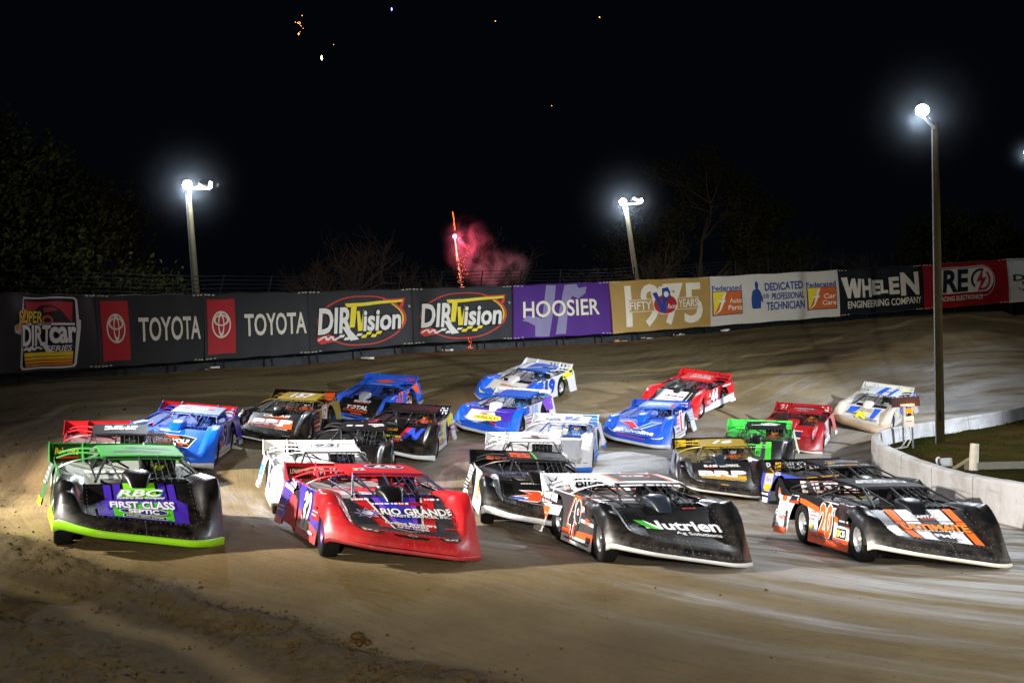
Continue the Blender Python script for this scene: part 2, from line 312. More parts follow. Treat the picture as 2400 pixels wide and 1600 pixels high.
def mp(v, a, b_, c=0.0, d=1.0):
    n = N.new('ShaderNodeMapRange'); n.interpolation_type = 'SMOOTHSTEP'; L.new(v, n.inputs[0])
    for i, x in enumerate((a, b_, c, d)): n.inputs[i + 1].default_value = x
    return n.outputs[0]
def mix(f, a, b_):
    n = N.new('ShaderNodeMix'); n.data_type = 'RGBA'
    for i, v in ((0, f), (6, a), (7, b_)):
        if isinstance(v, tuple): n.inputs[i].default_value = (*v, 1)
        else: L.new(v, n.inputs[i])
    return n.outputs[2]
rr, ss, lo, bk = attr('rr'), attr('ss'), attr('loose'), attr('bank')
bkv = N.new('ShaderNodeCombineXYZ'); L.new(mth('MULTIPLY', bk, 1.6), bkv.inputs[0]); L.new(mth('MULTIPLY', ss, 0.10), bkv.inputs[1])
cmb = N.new('ShaderNodeCombineXYZ'); L.new(mth('MULTIPLY', rr, 1.0), cmb.inputs[0]); L.new(mth('MULTIPLY', ss, 0.09), cmb.inputs[1])
fine = N.new('ShaderNodeCombineXYZ'); L.new(mth('MULTIPLY', rr, 7.0), fine.inputs[0]); L.new(mth('MULTIPLY', ss, 0.30), fine.inputs[1])
geo = N.new('ShaderNodeNewGeometry'); pos = geo.outputs['Position']
streak = nz(cmb.outputs[0], 1.3, 6, .65); fst = nz(fine.outputs[0], 1.0, 5, .7); blot = nz(pos, 0.35, 5, .6); grain = nz(pos, 9, 8, .75)
groove = mth('MULTIPLY', mp(rr, 17.5, 12.5), mp(streak, .33, .6))
groove = mth('MAXIMUM', groove, mth('MULTIPLY', mp(rr, 19.5, 16.0), mp(streak, .45, .72)))
groove = mth('MULTIPLY', groove, mp(lo, .5, .05))
brown = mix(mp(blot, .3, .7), (0.140, 0.098, 0.042), (0.222, 0.165, 0.080))
grey = mix(mp(fst, .3, .7), (0.185, 0.165, 0.14), (0.30, 0.28, 0.262))
moist = mix(mp(fst, .25, .75), (0.062, 0.045, 0.021), (0.108, 0.080, 0.039))
col = mix(groove, brown, grey)
col = mix(mth('MULTIPLY', mp(fst, .50, .72), .35), col, (0.09, 0.066, 0.040))
col = mix(mth('MULTIPLY', mp(lo, .15, .8), .97), col, moist)
col = mix(mth('MULTIPLY', mp(grain, .52, .75), .30), col, (0.06, 0.042, 0.022))
crumb = mp(nz(pos, 24, 3, .6), .62, .70); col = mix(mth('MULTIPLY', crumb, .5), col, (0.05, 0.036, 0.018))
tick = N.new('ShaderNodeCombineXYZ'); L.new(mth('MULTIPLY', rr, 26.0), tick.inputs[0]); L.new(mth('MULTIPLY', ss, 1.6), tick.inputs[1])
col = mix(mth('MULTIPLY', mp(nz(tick.outputs[0], 1.0, 3, .6), .58, .68), .45), col, (0.07, 0.05, 0.026))
# a few pale tyre scuffs on the outer bank
bst = nz(bkv.outputs[0], 1.0, 4, .65)
scuff = mth('MULTIPLY', mp(bst, .62, .66), mp(bk, 8.5, 5.0)); col = mix(mth('MULTIPLY', scuff, .55), col, (0.20, 0.165, 0.09))
col = mix(mth('MULTIPLY', mth('MULTIPLY', mp(bst, .48, .40), mp(bk, 9, 5)), .5), col, (0.012, 0.009, 0.004))
L.new(col, b.inputs['Base Color'])
L.new(mth('MULTIPLY_ADD', groove, -0.42, 0.84), b.inputs['Roughness']); L.new(mth('MULTIPLY_ADD', groove, 0.28, 0.08), b.inputs['Specular IOR Level'])
bmp = N.new('ShaderNodeBump'); bmp.inputs['Strength'].default_value = 0.7; bmp.inputs['Distance'].default_value = 0.06
hgt = mth('ADD', mth('MULTIPLY', grain, mth('MULTIPLY_ADD', lo, 1.3, 0.30)), mth('MULTIPLY', fst, 0.45)); L.new(hgt, bmp.inputs['Height']); L.new(bmp.outputs[0], b.inputs['Normal'])
gme.materials.append(m); track = link('dirt_track', gme); tag(track, kind='structure')
# clods along the cushion: nobody could count them
rg = random.Random(3); mb = MB()
ico = bmesh.new(); bmesh.ops.create_icosphere(ico, subdivisions=1, radius=1); IV = [v.co.copy() for v in ico.verts]; IF = [tuple(v.index for v in f.verts) for f in ico.faces]; ico.free()
def clod(p, s):
    k = rg.uniform(0, 50); a = rg.uniform(0, 6); ca, sa = math.cos(a), math.sin(a); q = (rg.uniform(.7, 1.5), rg.uniform(.7, 1.2), rg.uniform(.5, .9)); vs = []
    for v in IV:
        n = 1 + 0.45 * noise.noise(v * 1.7 + Vector((k, 0, 0))); x, y, z = v.x * s * n * q[0], v.y * s * n * q[1], v.z * s * n * q[2]
        vs.append((p[0] + x * ca - y * sa, p[1] + x * sa + y * ca, p[2] + z + s * .2))
    mb.add(vs, IF)
n = 0
while n < 8500:
    a = rg.uniform(-.62, .55); d = 7.3 * (60 / 7.3) ** (rg.random() ** 1.7); x, y = d * math.sin(a), d * math.cos(a)
    r, s = lane(np.array(x), np.array(y)); e = float(cushion(r, s))
    near = d < 17 and float(s) < -5
    if rg.random() > (.9 if near else .5) * math.exp(-((e - .2) / .55) ** 2) + ((.55 if near else .10) if e > 1.3 else .05 if e > .5 else .004): continue
    sz = rg.choice([.004, .005, .006, .007, .009, .011, .015]) * (1 + d / 30) * rg.uniform(.7, 1.3); clod((x, y, g1(x, y) + float(ridge(np.array(x), np.array(y))[0])), sz); n += 1
for u, v, s in ((838, 1510, .07), (850, 1520, .055), (862, 1526, .05), (842, 1528, .06), (830, 1524, .05), (545, 1488, .04), (680, 1512, .025), (880, 1545, .035), (800, 1530, .03), (280, 1428, .02)):
    q = ray(u, v); tt = 8.0
    for _ in range(12): p = at(u, v, tt); tt += (p.z - g1(p.x, p.y)) / 0.25
    p = at(u, v, tt); clod((p.x, p.y, g1(p.x, p.y) + .08), s)
cl = mb.build('loose_dirt', plain('#45351e', .95, 0, .4, 14, .6, 0)); tag(cl, 'loose brown dirt clods thrown up along the edge of the groove', 'dirt', None, 'stuff')
def ground_at(u, v, d0=20):
    tt = d0
    for _ in range(40):
        p = at(u, v, tt); tt += (p.z - g1(p.x, p.y)) * 2.0
    p = at(u, v, tt); return Vector((p.x, p.y, g1(p.x, p.y)))

# ------------------------------------------------------------------ the infield: white concrete retaining wall, grass
IW = [(10.3, 8), (10.15, 14), (10.19, 20.5), (10.55, 25), (11.1, 29.5), (11.75, 33.2), (12.6, 35.3), (14.2, 37.6), (17.5, 40.6), (22.5, 44.8), (33, 54.5), (52, 71)]
def catmull(P, n=8):
    out = []
    for i in range(len(P) - 1):
        p = [np.array(P[max(i - 1, 0)]), np.array(P[i]), np.array(P[i + 1]), np.array(P[min(i + 2, len(P) - 1)])]
        for k in range(n):
            t = k / n; out.append(.5 * ((2 * p[1]) + (-p[0] + p[2]) * t + (2 * p[0] - 5 * p[1] + 4 * p[2] - p[3]) * t * t + (-p[0] + 3 * p[1] - 3 * p[2] + p[3]) * t ** 3))
    out.append(np.array(P[-1])); return out
pl = catmull(IW, 10); rows = []
def offs(P, i):
    d = P[min(i + 1, len(P) - 1)] - P[max(i - 1, 0)]; d = d / np.hypot(*d); return np.array([d[1], -d[0]])
for i, p in enumerate(pl):
    n = offs(pl, i); z = -0.95 + 0 * i
    z = min(g1(p[0], p[1]), -0.6) if p[1] < 40 else g1(p[0], p[1]) * .6 - .45
    q = p + n * .26; jit = .015 * noise.noise(Vector((p[0], p[1], 0)) * 1.5)
    rows.append([(p[0] - n[0] * .10, p[1] - n[1] * .10, z - .6), (p[0] - n[0] * .06 , p[1] - n[1] * .06, z + .1), (p[0] + jit, p[1], z + .84), (p[0] + n[0] * .04, p[1] + n[1] * .04, z + .90 + jit), (q[0] - n[0] * .03, q[1] - n[1] * .03, z + .90 + jit), (q[0], q[1], z + .86), (q[0] + n[0] * .05, q[1] + n[1] * .05, z - .6)])
m = bpy.data.materials.new('whitewashed_concrete'); t, N, L, b = nodes(m)
geo = N.new('ShaderNodeNewGeometry'); pos = geo.outputs['Position']
al = N.new('ShaderNodeAttribute'); al.attribute_name = 'along'; al = al.outputs['Fac']; hv = N.new('ShaderNodeCombineXYZ'); L.new(mth('MULTIPLY', al, .35), hv.inputs[0]); sz_ = N.new('ShaderNodeSeparateXYZ'); L.new(pos, sz_.inputs[0]); L.new(mth('MULTIPLY', sz_.outputs[2], 7), hv.inputs[1])
c = mix(mp(nz(pos, .8, 6, .7), .35, .7), (0.32, 0.32, 0.33), (0.22, 0.21, 0.20)); c = mix(mth('MULTIPLY', mp(nz(pos, 5, 8, .8), .58, .68), .8), c, (0.16, 0.14, 0.11))
c = mix(mth('MULTIPLY', mp(nz(hv.outputs[0], 1.0, 4, .7), .56, .68), .55), c, (0.09, 0.08, 0.07)); c = mix(mp(mth('ABSOLUTE', mth('SUBTRACT', mth('FRACT', mth('DIVIDE', al, 3.0)), .5)), .492, .497), c, (0.05, 0.045, 0.04))
L.new(c, b.inputs['Base Color']); b.inputs['Roughness'].default_value = .75
bp = N.new('ShaderNodeBump'); bp.inputs['Strength'].default_value = .3; bp.inputs['Distance'].default_value = .03; L.new(nz(pos, 14, 6, .7), bp.inputs['Height']); L.new(bp.outputs[0], b.inputs['Normal'])
mb = MB(); mb.grid(rows); wl = mb.build('concrete_wall', m, None, False); cum = np.concatenate([[0], np.cumsum([float(np.hypot(*(pl[i + 1] - pl[i]))) for i in range(len(pl) - 1)])]); wl.data.attributes.new('along', 'FLOAT', 'POINT').data.foreach_set('value', np.repeat(cum, 7).astype(np.float32)); tag(wl, 'low whitewashed concrete wall curving round the tip of the grass infield', 'wall')
# grass sheet behind it
rows = []
gi = [(i, p) for i, p in enumerate(pl)]
for i, p in gi:
    n = offs(pl, i); row = []
    for k, dd_ in enumerate((.25, .8, 2, 4, 8, 16, 34)):
        q = p + n * dd_; q = np.array([max(q[0], 10.5 + 0 * k), q[1]]); f = min(1, dd_ / 6)
        z0 = min(g1(p[0], p[1]), -.6) if p[1] < 40 else g1(p[0], p[1]) * .6 - .45
        row.append((q[0], q[1], z0 + .36 - .28 * f + .05 * noise.noise(Vector((q[0], q[1], 0)) * .8)))
    rows.append(row)
m = bpy.data.materials.new('infield_grass'); t, N, L, b = nodes(m); geo = N.new('ShaderNodeNewGeometry'); pos = geo.outputs['Position']
c = mix(mp(nz(pos, .55, 6, .65), .38, .62), (0.014, 0.016, 0.004), (0.034, 0.020, 0.007)); c = mix(mth('MULTIPLY', mp(nz(pos, 11, 4, .7), .45, .7), .6), c, (0.015, 0.018, 0.006))
L.new(c, b.inputs['Base Color']); b.inputs['Roughness'].default_value = .95; b.inputs['Specular IOR Level'].default_value = 0.0
bp = N.new('ShaderNodeBump'); bp.inputs['Strength'].default_value = .8; bp.inputs['Distance'].default_value = .08; L.new(nz(pos, 16, 6, .8), bp.inputs['Height']); L.new(bp.outputs[0], b.inputs['Normal'])
mb = MB(); mb.grid(rows); sh = mb.build('infield_ground', m, None, True); tag(sh, kind='structure')
mb = MB(); rg = random.Random(5)
for _ in range(5200):
    i = rg.randrange(18, 96); p = pl[i] + (pl[min(i + 1, len(pl) - 1)] - pl[i]) * rg.random(); n = offs(pl, i); dd_ = .3 + 9 * rg.random() ** 1.6; q = p + n * dd_
    if q[0] < 10.6 or noise.noise(Vector((q[0], q[1], 0)) * .7) < -.12: continue
    f = min(1, dd_ / 6); z0 = min(g1(p[0], p[1]), -.6) if p[1] < 40 else g1(p[0], p[1]) * .6 - .45; z = z0 + .33 - .28 * f
    a = rg.uniform(0, 6.3); h = rg.uniform(.04, .13); wv = .012 + h * .08
    mb.add([(q[0] - math.cos(a) * wv, q[1] - math.sin(a) * wv, z), (q[0] + math.cos(a) * wv, q[1] + math.sin(a) * wv, z), (q[0] + rg.uniform(-.05, .05), q[1] + rg.uniform(-.05, .05), z + h)], [(0, 1, 2)])
gr = mb.build('grass', plain('#222b0b', .95, 0, .6, 3, 0, 0)); tag(gr, 'short patchy grass growing on the infield behind the white wall', 'grass', None, 'stuff')
# ------------------------------------------------------------------ light poles
wood = plain('#524e3a', .85, 0, .35, 3, .4); galv = plain('#9a9a98', .45, .7, .2); blackm = plain('#101012', .5, 0, .3); steel = plain('#5c6064', .5, .6, .3)
def pole(name, base, top, rad, heads, label, power, look, lens=.17, cond=True, beam=5000, wd=wood):
    base = Vector(base); top = Vector(top); o = empty(name, base, label, 'light pole', 'floodlight poles')
    def loc(p): return Vector(p) - base
    mb = MB(); n = 14; pts = [loc(base.lerp(top, i / n)) - Vector((0, 0, .8 if i == 0 else 0)) for i in range(n + 1)]
    mb.tube(pts, [rad * (1.0 - .28 * i / n) for i in range(n + 1)], 14); mb.build('mast', wd, o, True)
    if cond:
        mb = MB(); mb.tube([loc(base.lerp(top, i / 8)) + Vector((-rad * (1.12 - .28 * i / 8), -.02, 0)) for i in range(9)], .022, 6); mb.build('conduit', steel, o)
    hp = [Vector(h) for h in heads]
    if len(hp) > 1:
        mb = MB(); mb.bar(loc(hp[0]) + Vector((0, .12, -.12)), loc(hp[-1]) + Vector((0, .12, -.12)), .09, .09); mb.bar(loc(top) + Vector((0, 0, -.9)), loc(hp[0]) + Vector((0, .12, -.16)), .04, .04); mb.build('crossarm', galv, o)
    else:
        mb = MB(); mb.bar(loc(top) + Vector((0, 0, -.25)), loc(hp[0]) + Vector((0, .05, -.2)), .07, .07); mb.build('crossarm', galv, o)
    for i, h in enumerate(hp):
        tgt = Vector(look[i]) - h; M = tgt.to_track_quat('X', 'Z').to_matrix(); L_ = lens if i == 0 else lens * .8
        mb = MB(); mb.lathe([(-.34, .05), (-.33, .12), (-.2, L_ * .7), (-.06, L_ * 1.0), (0, L_ * 1.12), (.05, L_ * 1.12)], (0, 0, 0)); mb.v = [tuple(M @ Vector(v) + loc(h)) for v in mb.v]
        hd = mb.build('floodlight', galv, o, True)
        mb = MB(); mb.lathe([(.02, L_ * 1.06), (.09, L_ * .95), (.14, L_ * .6), (.16, .001)], (0, 0, 0)); mb.v = [tuple(M @ Vector(v) + loc(h)) for v in mb.v]
        mb.build('lens', glow('#f4f8ff', 55), hd, True)
        if power[i]: lamp('floodlight_beam', 'POINT', h + tgt.normalized() * .30, power[i], COOL if i == 0 else WARM, .12)
        if beam and i == 0: lamp('floodlight_beam', 'SPOT', h + tgt.normalized() * .34, beam, COOL, .2, look[i], 75, .9)
    return o
pole('light_pole', at(474, 858, 38.6), at(442, 448, 38.6), .135, [at(439, 433, 38.2), at(488, 433, 37.9)], 'wooden floodlight pole at the left, behind the seam between the two red square banners', (620, 90), [(-3, 22, 1), (9, 41, 5)])
pole('light_pole', at(1512, 783, 50.3), at(1468, 486, 50.3), .135, [at(1460, 473, 50), at(1499, 470, 49.8)], 'wooden floodlight pole behind the tan banner reading 1975 in the middle distance', (620, 90), [(4, 28, 0), (20, 46, 3)])
pole('light_pole', at(2205, 1093, 36), at(2192, 288, 36), .155, [at(2162, 258, 35.4)], 'tall thick wooden floodlight pole on the infield grass in front of the red banner', (420,), [(6, 22, -1)], .21, True, 5000, plain('#1a160c', .9, 0, .35, 3, .4, 0))
pole('light_pole', at(2425, 700, 57), at(2420, 372, 57), .14, [at(2407, 357, 56.6)], 'floodlight at the far right edge of the picture, cut off by the frame', (300,), [(18, 40, 0)], .14, False, 2500)

# ------------------------------------------------------------------ sponsor banners along the outer fence
SEAM = [(-60, 684, 880, 29.9), (228, 691.5, 862, 34.0), (477, 689, 845, 37.5), (724, 683, 828, 40.5), (966, 676, 806.5, 43.5), (1201, 669, 795, 46), (1431, 660, 782, 48), (1664, 649, 764.5, 50.5), (1965, 633, 741, 53.5), (2163, 621, 725, 55.5), (2362, 607, 709, 57.5), (2620, 594, 694, 60)]
LEAN = [-6, -6, -2, -3, -2.5, -.5, -4.6, -2, -3.3, -3, -3.5, -3]
def banner(i, name, label, base, items):
    (u0, t0, b0, d0), (u1, t1, b1, d1) = SEAM[i], SEAM[i + 1]; g = .6
    TL, TR, BL, BR = at(u0 + LEAN[i] + g, t0, d0), at(u1 + LEAN[i + 1] - g, t1, d1), at(u0 - LEAN[i] + g, b0, d0), at(u1 - LEAN[i + 1] - g, b1, d1)
    nrm = (TR - TL).cross(TL - BL).normalized()
    if nrm.y > 0: nrm = -nrm
    W_ = (TR - TL).length; H_ = (TL - BL).length
    ph = i * 1.7
    def surf(a, b_, off=0.0):
        p = BL.lerp(BR, a).lerp(TL.lerp(TR, a), b_)
        wv = .035 * math.sin(a * 9 + ph) * (1 - b_ * .4) + .02 * math.sin(a * 21 + ph * 2 + b_ * 2) + .05 * math.sin(math.pi * b_)
        p = p + nrm * (wv + off); p.z -= .03 * math.sin(math.pi * a * 3) ** 2 * (b_ - .5) * 2
        return p
    mb = MB(); nx, ny = 40, 10
    mb.grid([[surf(x / nx, y / ny) for y in range(ny + 1)] for x in range(nx + 1)])
    k = len(mb.v); mb.grid([[surf(x / nx, y / ny, -.012) for y in range(ny + 1)] for x in range(nx + 1)])
    mat_ = plain(base, .55, 0, .12, 1.5)
    for a in (.02, .05, .09, .91, .95, .98):
        for bb in (.985, .018): mb.box(surf(a, bb, .02), (.10, .02, .03), 1)
    o = mb.build(name, [mat_, plain('#c9c4ae', .6)], None, True); tag(o, label, 'banner', 'sponsor banners on the outer fence')
    if items: decal('lettering', o, surf, items, lambda c: plain(c, .55, 0, .10, 3), ([x / nx for x in range(1, nx)], [y / ny for y in range(1, ny)]), .006, .004)
    # hem with ties
    mb = MB()
    for a in (0.004, .996): mb.tube([surf(a, y / 8, .012) for y in range(9)], .018, 5)
    mb.tube([surf(x / 20, 1.0, .01) for x in range(21)], .016, 5); mb.tube([surf(x / 20, 0.0, .01) for x in range(21)], .016, 5)
    mb.build('hem', mat_, o)
    return surf
GW = '#cfcabb'
def emblem(cx, cy, wd, ht, col):
    return [('E', cx, cy, wd, ht, col, .87), ('E', cx, cy + ht * .16, wd * .80, ht * .42, col, .76), ('E', cx, cy - ht * .0, wd * .32, ht * .92, col, .68)]
def toyota(i, lab):
    banner(i, 'banner', lab, '#2a2b2c', [('R', .155, .5, .25, .84, '#a3262c')] + emblem(.155, .53, .17, .42, GW) + [('T', 'TOYOTA', .665, .50, .60, .335, GW, {'b': 0.018})])
banner(0, 'banner', 'black banner at the far left with a red and yellow badge reading DIRTcar SERIES', '#28292a',
    [('P', [(.385, .955), (.805, .975), (.83, .94), (.83, .66), (.845, .66), (.84, .55), (.825, .4), (.79, .06), (.77, .03), (.335, .03), (.32, .07), (.335, .47), (.29, .50), (.285, .58), (.335, .63), (.33, .75), (.365, .79)], '#c9c9c6'),
     ('P', [(.39, .935), (.795, .953), (.812, .93), (.805, .54), (.77, .08), (.755, .055), (.345, .055), (.335, .09), (.365, .62), (.35, .74), (.378, .79)], '#15161a'),
     ('P', [(.40, .90), (.79, .905), (.77, .64), (.39, .62)], '#a82830'),
     ('P', [(.44, .63), (.47, .80), (.52, .855), (.60, .86), (.68, .80), (.73, .70), (.755, .64)], '#17161a'), ('P', [(.535, .82), (.60, .835), (.655, .79), (.54, .76)], '#a82830'),
     ('E', .56, .65, .09, .15, '#b5522c', .6), ('R', .58, .605, .42, .03, '#cfcfce'),
     ('T', 'SUPER', .42, .70, .19, .15, '#d8c020', {'sh': .25, 'b': 0.018, 'ol': '#15161a', 'ow': 0.040}), ('P', [(.30, .52), (.36, .60), (.40, .78), (.375, .80), (.34, .64), (.295, .56)], '#d08a20'),
     ('T', 'DIRT', .46, .46, .24, .25, '#d4d4d2', {'sh': .12, 'b': 0.030, 'ol': '#15161a', 'ow': 0.045}), ('P', [(.485, .38), (.53, .37), (.585, .24), (.54, .24)], '#d4d4d2'), ('T', 'car', .68, .46, .22, .19, '#d4d4d2', {'b': 0.036, 'ol': '#15161a', 'ow': 0.050}),
     ('T', 'SERIES', .64, .285, .22, .075, '#d4d4d2', {'sh': .25, 'b': 0.018}), ('L', [(.345, .27), (.37, .31), (.39, .26), (.41, .32), (.43, .27), (.46, .31), (.50, .28)], .022, '#d4d4d2'),
     ('P', [(.345, .24), (.755, .24), (.752, .19), (.345, .19)], '#d9c322'), ('P', [(.345, .18), (.75, .185), (.748, .145), (.345, .145)], '#d9a922'), ('P', [(.347, .135), (.746, .14), (.744, .10), (.347, .10)], '#d08a20'), ('P', [(.35, .09), (.742, .095), (.74, .065), (.35, .065)], '#c67418')])
toyota(1, 'black banner reading TOYOTA directly right of the race car badge banner')
toyota(2, 'black banner reading TOYOTA beside the first oval DIRTVision banner')
def dirtvision(i, lab):
    cy = .48
    banner(i, 'banner', lab, '#27282a',
        [('E', .50, cy, .87, .86, '#c2382c', .955), ('E', .50, cy, .82, .80, '#d2b024', .955, -.5, .75), ('E', .50, cy, .82, .80, '#d2b024', .955, 2.5, 3.7), ('P', [(.08, .36), (.06, .18), (.10, .12), (.24, .16), (.22, .24), (.12, .30)], '#c2382c'),
         ('P', [(.70, .83), (.925, .84), (.905, .68), (.87, .68), (.885, .77), (.72, .76)], '#c2382c'), ('P', [(.33, .775), (.34, .71), (.90, .775), (.905, .815)], '#d8c62a'),
         ('T', 'DIR', .225, .50, .30, .40, '#d2d0c8', {'sh': .14, 'b': 0.030, 'ol': '#121316', 'ow': 0.045}), ('P', [(.29, .40), (.345, .38), (.45, .16), (.37, .15)], '#d2d0c8'),
         ('P', [(.385, .73), (.44, .74), (.41, .37), (.36, .37)], '#d8c62a'), ('P', [(.435, .64), (.465, .645), (.475, .42), (.505, .66), (.535, .665), (.485, .30), (.44, .30)], '#d8c62a'),
         ('T', 'ision', .685, .465, .37, .33, '#d2d0c8', {'sh': .12, 'b': 0.030, 'ol': '#121316', 'ow': 0.045}),
         ('L', [(.07, .19), (.13, .25), (.15, .18), (.19, .24), (.21, .17), (.26, .22)], .022, '#d2d0c8'), ('R', .285, .235, .05, .045, '#d2d0c8', .008), ('R', .335, .19, .05, .045, '#d2d0c8', .008),
         ('R', .50, .20, .05, .05, '#d8c62a', .008), ('R', .55, .25, .05, .05, '#d8c62a', .008), ('R', .60, .205, .05, .05, '#d8c62a', .008), ('R', .65, .255, .05, .05, '#d8c62a', .008), ('R', .45, .235, .05, .04, '#d2d0c8', .008), ('T', 'TM', .955, .68, .022, .04, '#b8b6b0', {'b': 0.012})])
dirtvision(3, 'black banner with a red and yellow oval reading DIRTVision, the left one of two')
dirtvision(4, 'black banner with a red and yellow oval reading DIRTVision, next to the purple banner')
banner(5, 'banner', 'purple banner reading HOOSIER over a big pale emblem', '#471d76',
    [('P', [(.34, .98), (.44, .98), (.36, .02), (.22, .02), (.22, .22), (.15, .30), (.09, .33), (.14, .42), (.22, .40), (.29, .36)], '#7c789a'), ('P', [(.53, .98), (.65, .98), (.67, .9), (.76, .93), (.74, .80), (.66, .70), (.60, .76), (.555, .60), (.52, .04), (.42, .04), (.46, .5)], '#7c789a'),
     ('T', 'HOOSIER', .49, .535, .78, .30, '#d6d1ba', {'b': 0.015})])
banner(6, 'banner', 'tan gold banner reading 1975 with a red and blue round badge', '#a3854a',
    [('T', '1975', .53, .50, .76, .80, '#d8d2c0', {'b': 0.018}), ('R', .52, .50, .70, .25, '#a3854a'), ('R', .52, .615, .70, .012, '#d8d2c0'), ('R', .52, .385, .70, .012, '#d8d2c0'), ('R', .172, .50, .010, .22, '#d8d2c0'), ('R', .868, .50, .010, .22, '#d8d2c0'),
     ('T', 'FIFTY', .285, .50, .21, .155, '#d8d2c0', {'b': 0.018}), ('T', 'YEARS', .765, .50, .19, .155, '#d8d2c0', {'b': 0.018}),
     ('P', [(.39, .76), (.46, .80), (.47, .86), (.56, .87), (.60, .76), (.66, .62), (.655, .42), (.58, .30), (.48, .30), (.41, .42), (.40, .62)], '#d8d2c0'), ('E', .53, .50, .235, .38, '#a5242c'),
     ('P', [(.405, .73), (.445, .755), (.495, .50), (.50, .82), (.56, .84), (.585, .74), (.575, .62), (.535, .55), (.53, .33), (.485, .335)], '#1f3f8c'), ('E', .538, .70, .05, .12, '#d8d2c0'), ('T', 'Racing', .595, .44, .10, .12, '#d8d2c0', {'sh': .3, 'b': 0.012})])
def fed(x0, x1, y0, y1, l1, l2):
    wd, ht = x1 - x0, y1 - y0; X = lambda a: x0 + wd * a; Y = lambda a: y0 + ht * a
    return [('T', 'Federated', X(.5), Y(1.12), wd * .98, ht * .20, '#1f3c86', {'b': 0.021}), ('R', X(.5), Y(.5), wd, ht, '#1f2f66'), ('R', X(.5), Y(.5), wd * .95, ht * .94, '#c0602a'), ('P', [(X(.025), Y(.97)), (X(.45), Y(.97)), (X(.25), Y(.55)), (X(.05), Y(.03))], '#d8c832'),
            ('P', [(X(.47), Y(.97)), (X(.36), Y(.84)), (X(.30), Y(.60)), (X(.16), Y(.60)), (X(.28), Y(.52)), (X(.22), Y(.25)), (X(.08), Y(.03)), (X(.26), Y(.20)), (X(.36), Y(.50)), (X(.44), Y(.60)), (X(.38), Y(.62))], '#dcdcd8'),
            ('T', l1, X(.76), Y(.58), wd * .40, ht * .20, '#dcd8cc', {'b': 0.012}), ('T', l2, X(.74), Y(.29), wd * .46, ht * .20, '#dcd8cc', {'b': 0.012})]
banner(7, 'banner', 'long white banner reading DEDICATED to the PROFESSIONAL TECHNICIAN with blue lettering', '#bdbbb0',
    fed(.012, .235, .20, .70, 'Auto', 'Parts') + [('P', [(0.309, 0.29), (0.34, 0.29), (0.371, 0.29), (0.374, 0.45), (0.39, 0.4), (0.387, 0.52), (0.368, 0.66), (0.354, 0.7), (0.358, 0.8), (0.346, 0.86), (0.336, 0.85), (0.331, 0.78), (0.335, 0.7), (0.312, 0.66), (0.3, 0.5)], '#25437f'),
    ('T', 'DEDICATED', .56, .73, .30, .16, '#1d3a86', {'b': 0.021}), ('T', 'to the', .415, .55, .045, .12, '#4f6a9a', {'sh': .3}), ('T', 'PROFESSIONAL', .585, .52, .255, .135, '#1d3a86', {'b': 0.018, 'sh': .2}), ('T', 'TECHNICIAN', .565, .32, .30, .16, '#1d3a86', {'b': 0.021})] + fed(.735, .972, .17, .66, 'Car', 'Care'))
banner(8, 'banner', 'dark banner reading WHELEN ENGINEERING COMPANY left of the red banner', '#1a1d21',
    [('P', [(.03, .83), (.10, .835), (.115, .60), (.15, .80), (.19, .80), (.205, .55), (.225, .79), (.262, .78), (.235, .37), (.17, .37), (.145, .60), (.13, .37), (.095, .365)], GW),
     ('T', 'H', .325, .57, .10, .36, GW, {'b': .045}), ('T', 'E', .435, .57, .075, .29, GW, {'b': .045}), ('T', 'L', .525, .575, .07, .27, GW, {'b': .045}), ('T', 'E', .645, .58, .10, .34, GW, {'b': .045}), ('T', 'N', .835, .60, .20, .46, GW, {'b': .045}), ('T', 'ENGINEERING COMPANY', .53, .22, .88, .15, GW, {'b': 0.018})])
banner(9, 'banner', 'red banner reading RE RACING ELECTRONICS with a lightning bolt, partly behind the tall pole', '#8c1620',
    [('R', .44, .55, .52, .70, '#cfcbc0'), ('E', .70, .55, .29, .70, '#cfcbc0'), ('R', .44, .55, .505, .66, '#8c1620'), ('E', .70, .55, .275, .66, '#8c1620'), ('R', .44, .58, .48, .56, '#cfcbc0'), ('E', .70, .58, .25, .56, '#cfcbc0'), ('R', .42, .235, .44, .08, '#8c1620'),
     ('T', 'RE', .37, .585, .29, .47, '#16202c', {'b': 0.036, 'sh': .12}), ('E', .665, .58, .24, .50, '#16202c', .8, 1.2, 3.9), ('E', .665, .58, .24, .50, '#a3242c', .8, 4.3, 7.1), ('P', [(.70, .86), (.60, .53), (.66, .55), (.61, .27), (.735, .63), (.675, .61)], '#a3242c'),
     ('T', 'RACING ELECTRONICS', .42, .19, .50, .10, '#cfcbc0', {'b': 0.012})])
banner(10, 'banner', 'white banner reading DRIFT at the right edge of the picture', '#c4c4bc',
    [('T', 'DRIFT', .24, .56, .38, .14, '#1c2a30', {'b': 0.024}), ('T', 'RIVER', .22, .43, .20, .07, '#2a363c', {'b': 0.018}), ('T', 'BAR', .21, .29, .16, .09, '#2a363c', {'b': 0.018, 'rot': -.3}), ('E', .26, .36, .36, .34, '#3a464c', .94, 3.3, 5.0), ('P', [(.17, .66), (.16, .78), (.20, .92), (.28, .97), (.38, .94), (.42, .80), (.36, .68)], '#4f7a5c')])

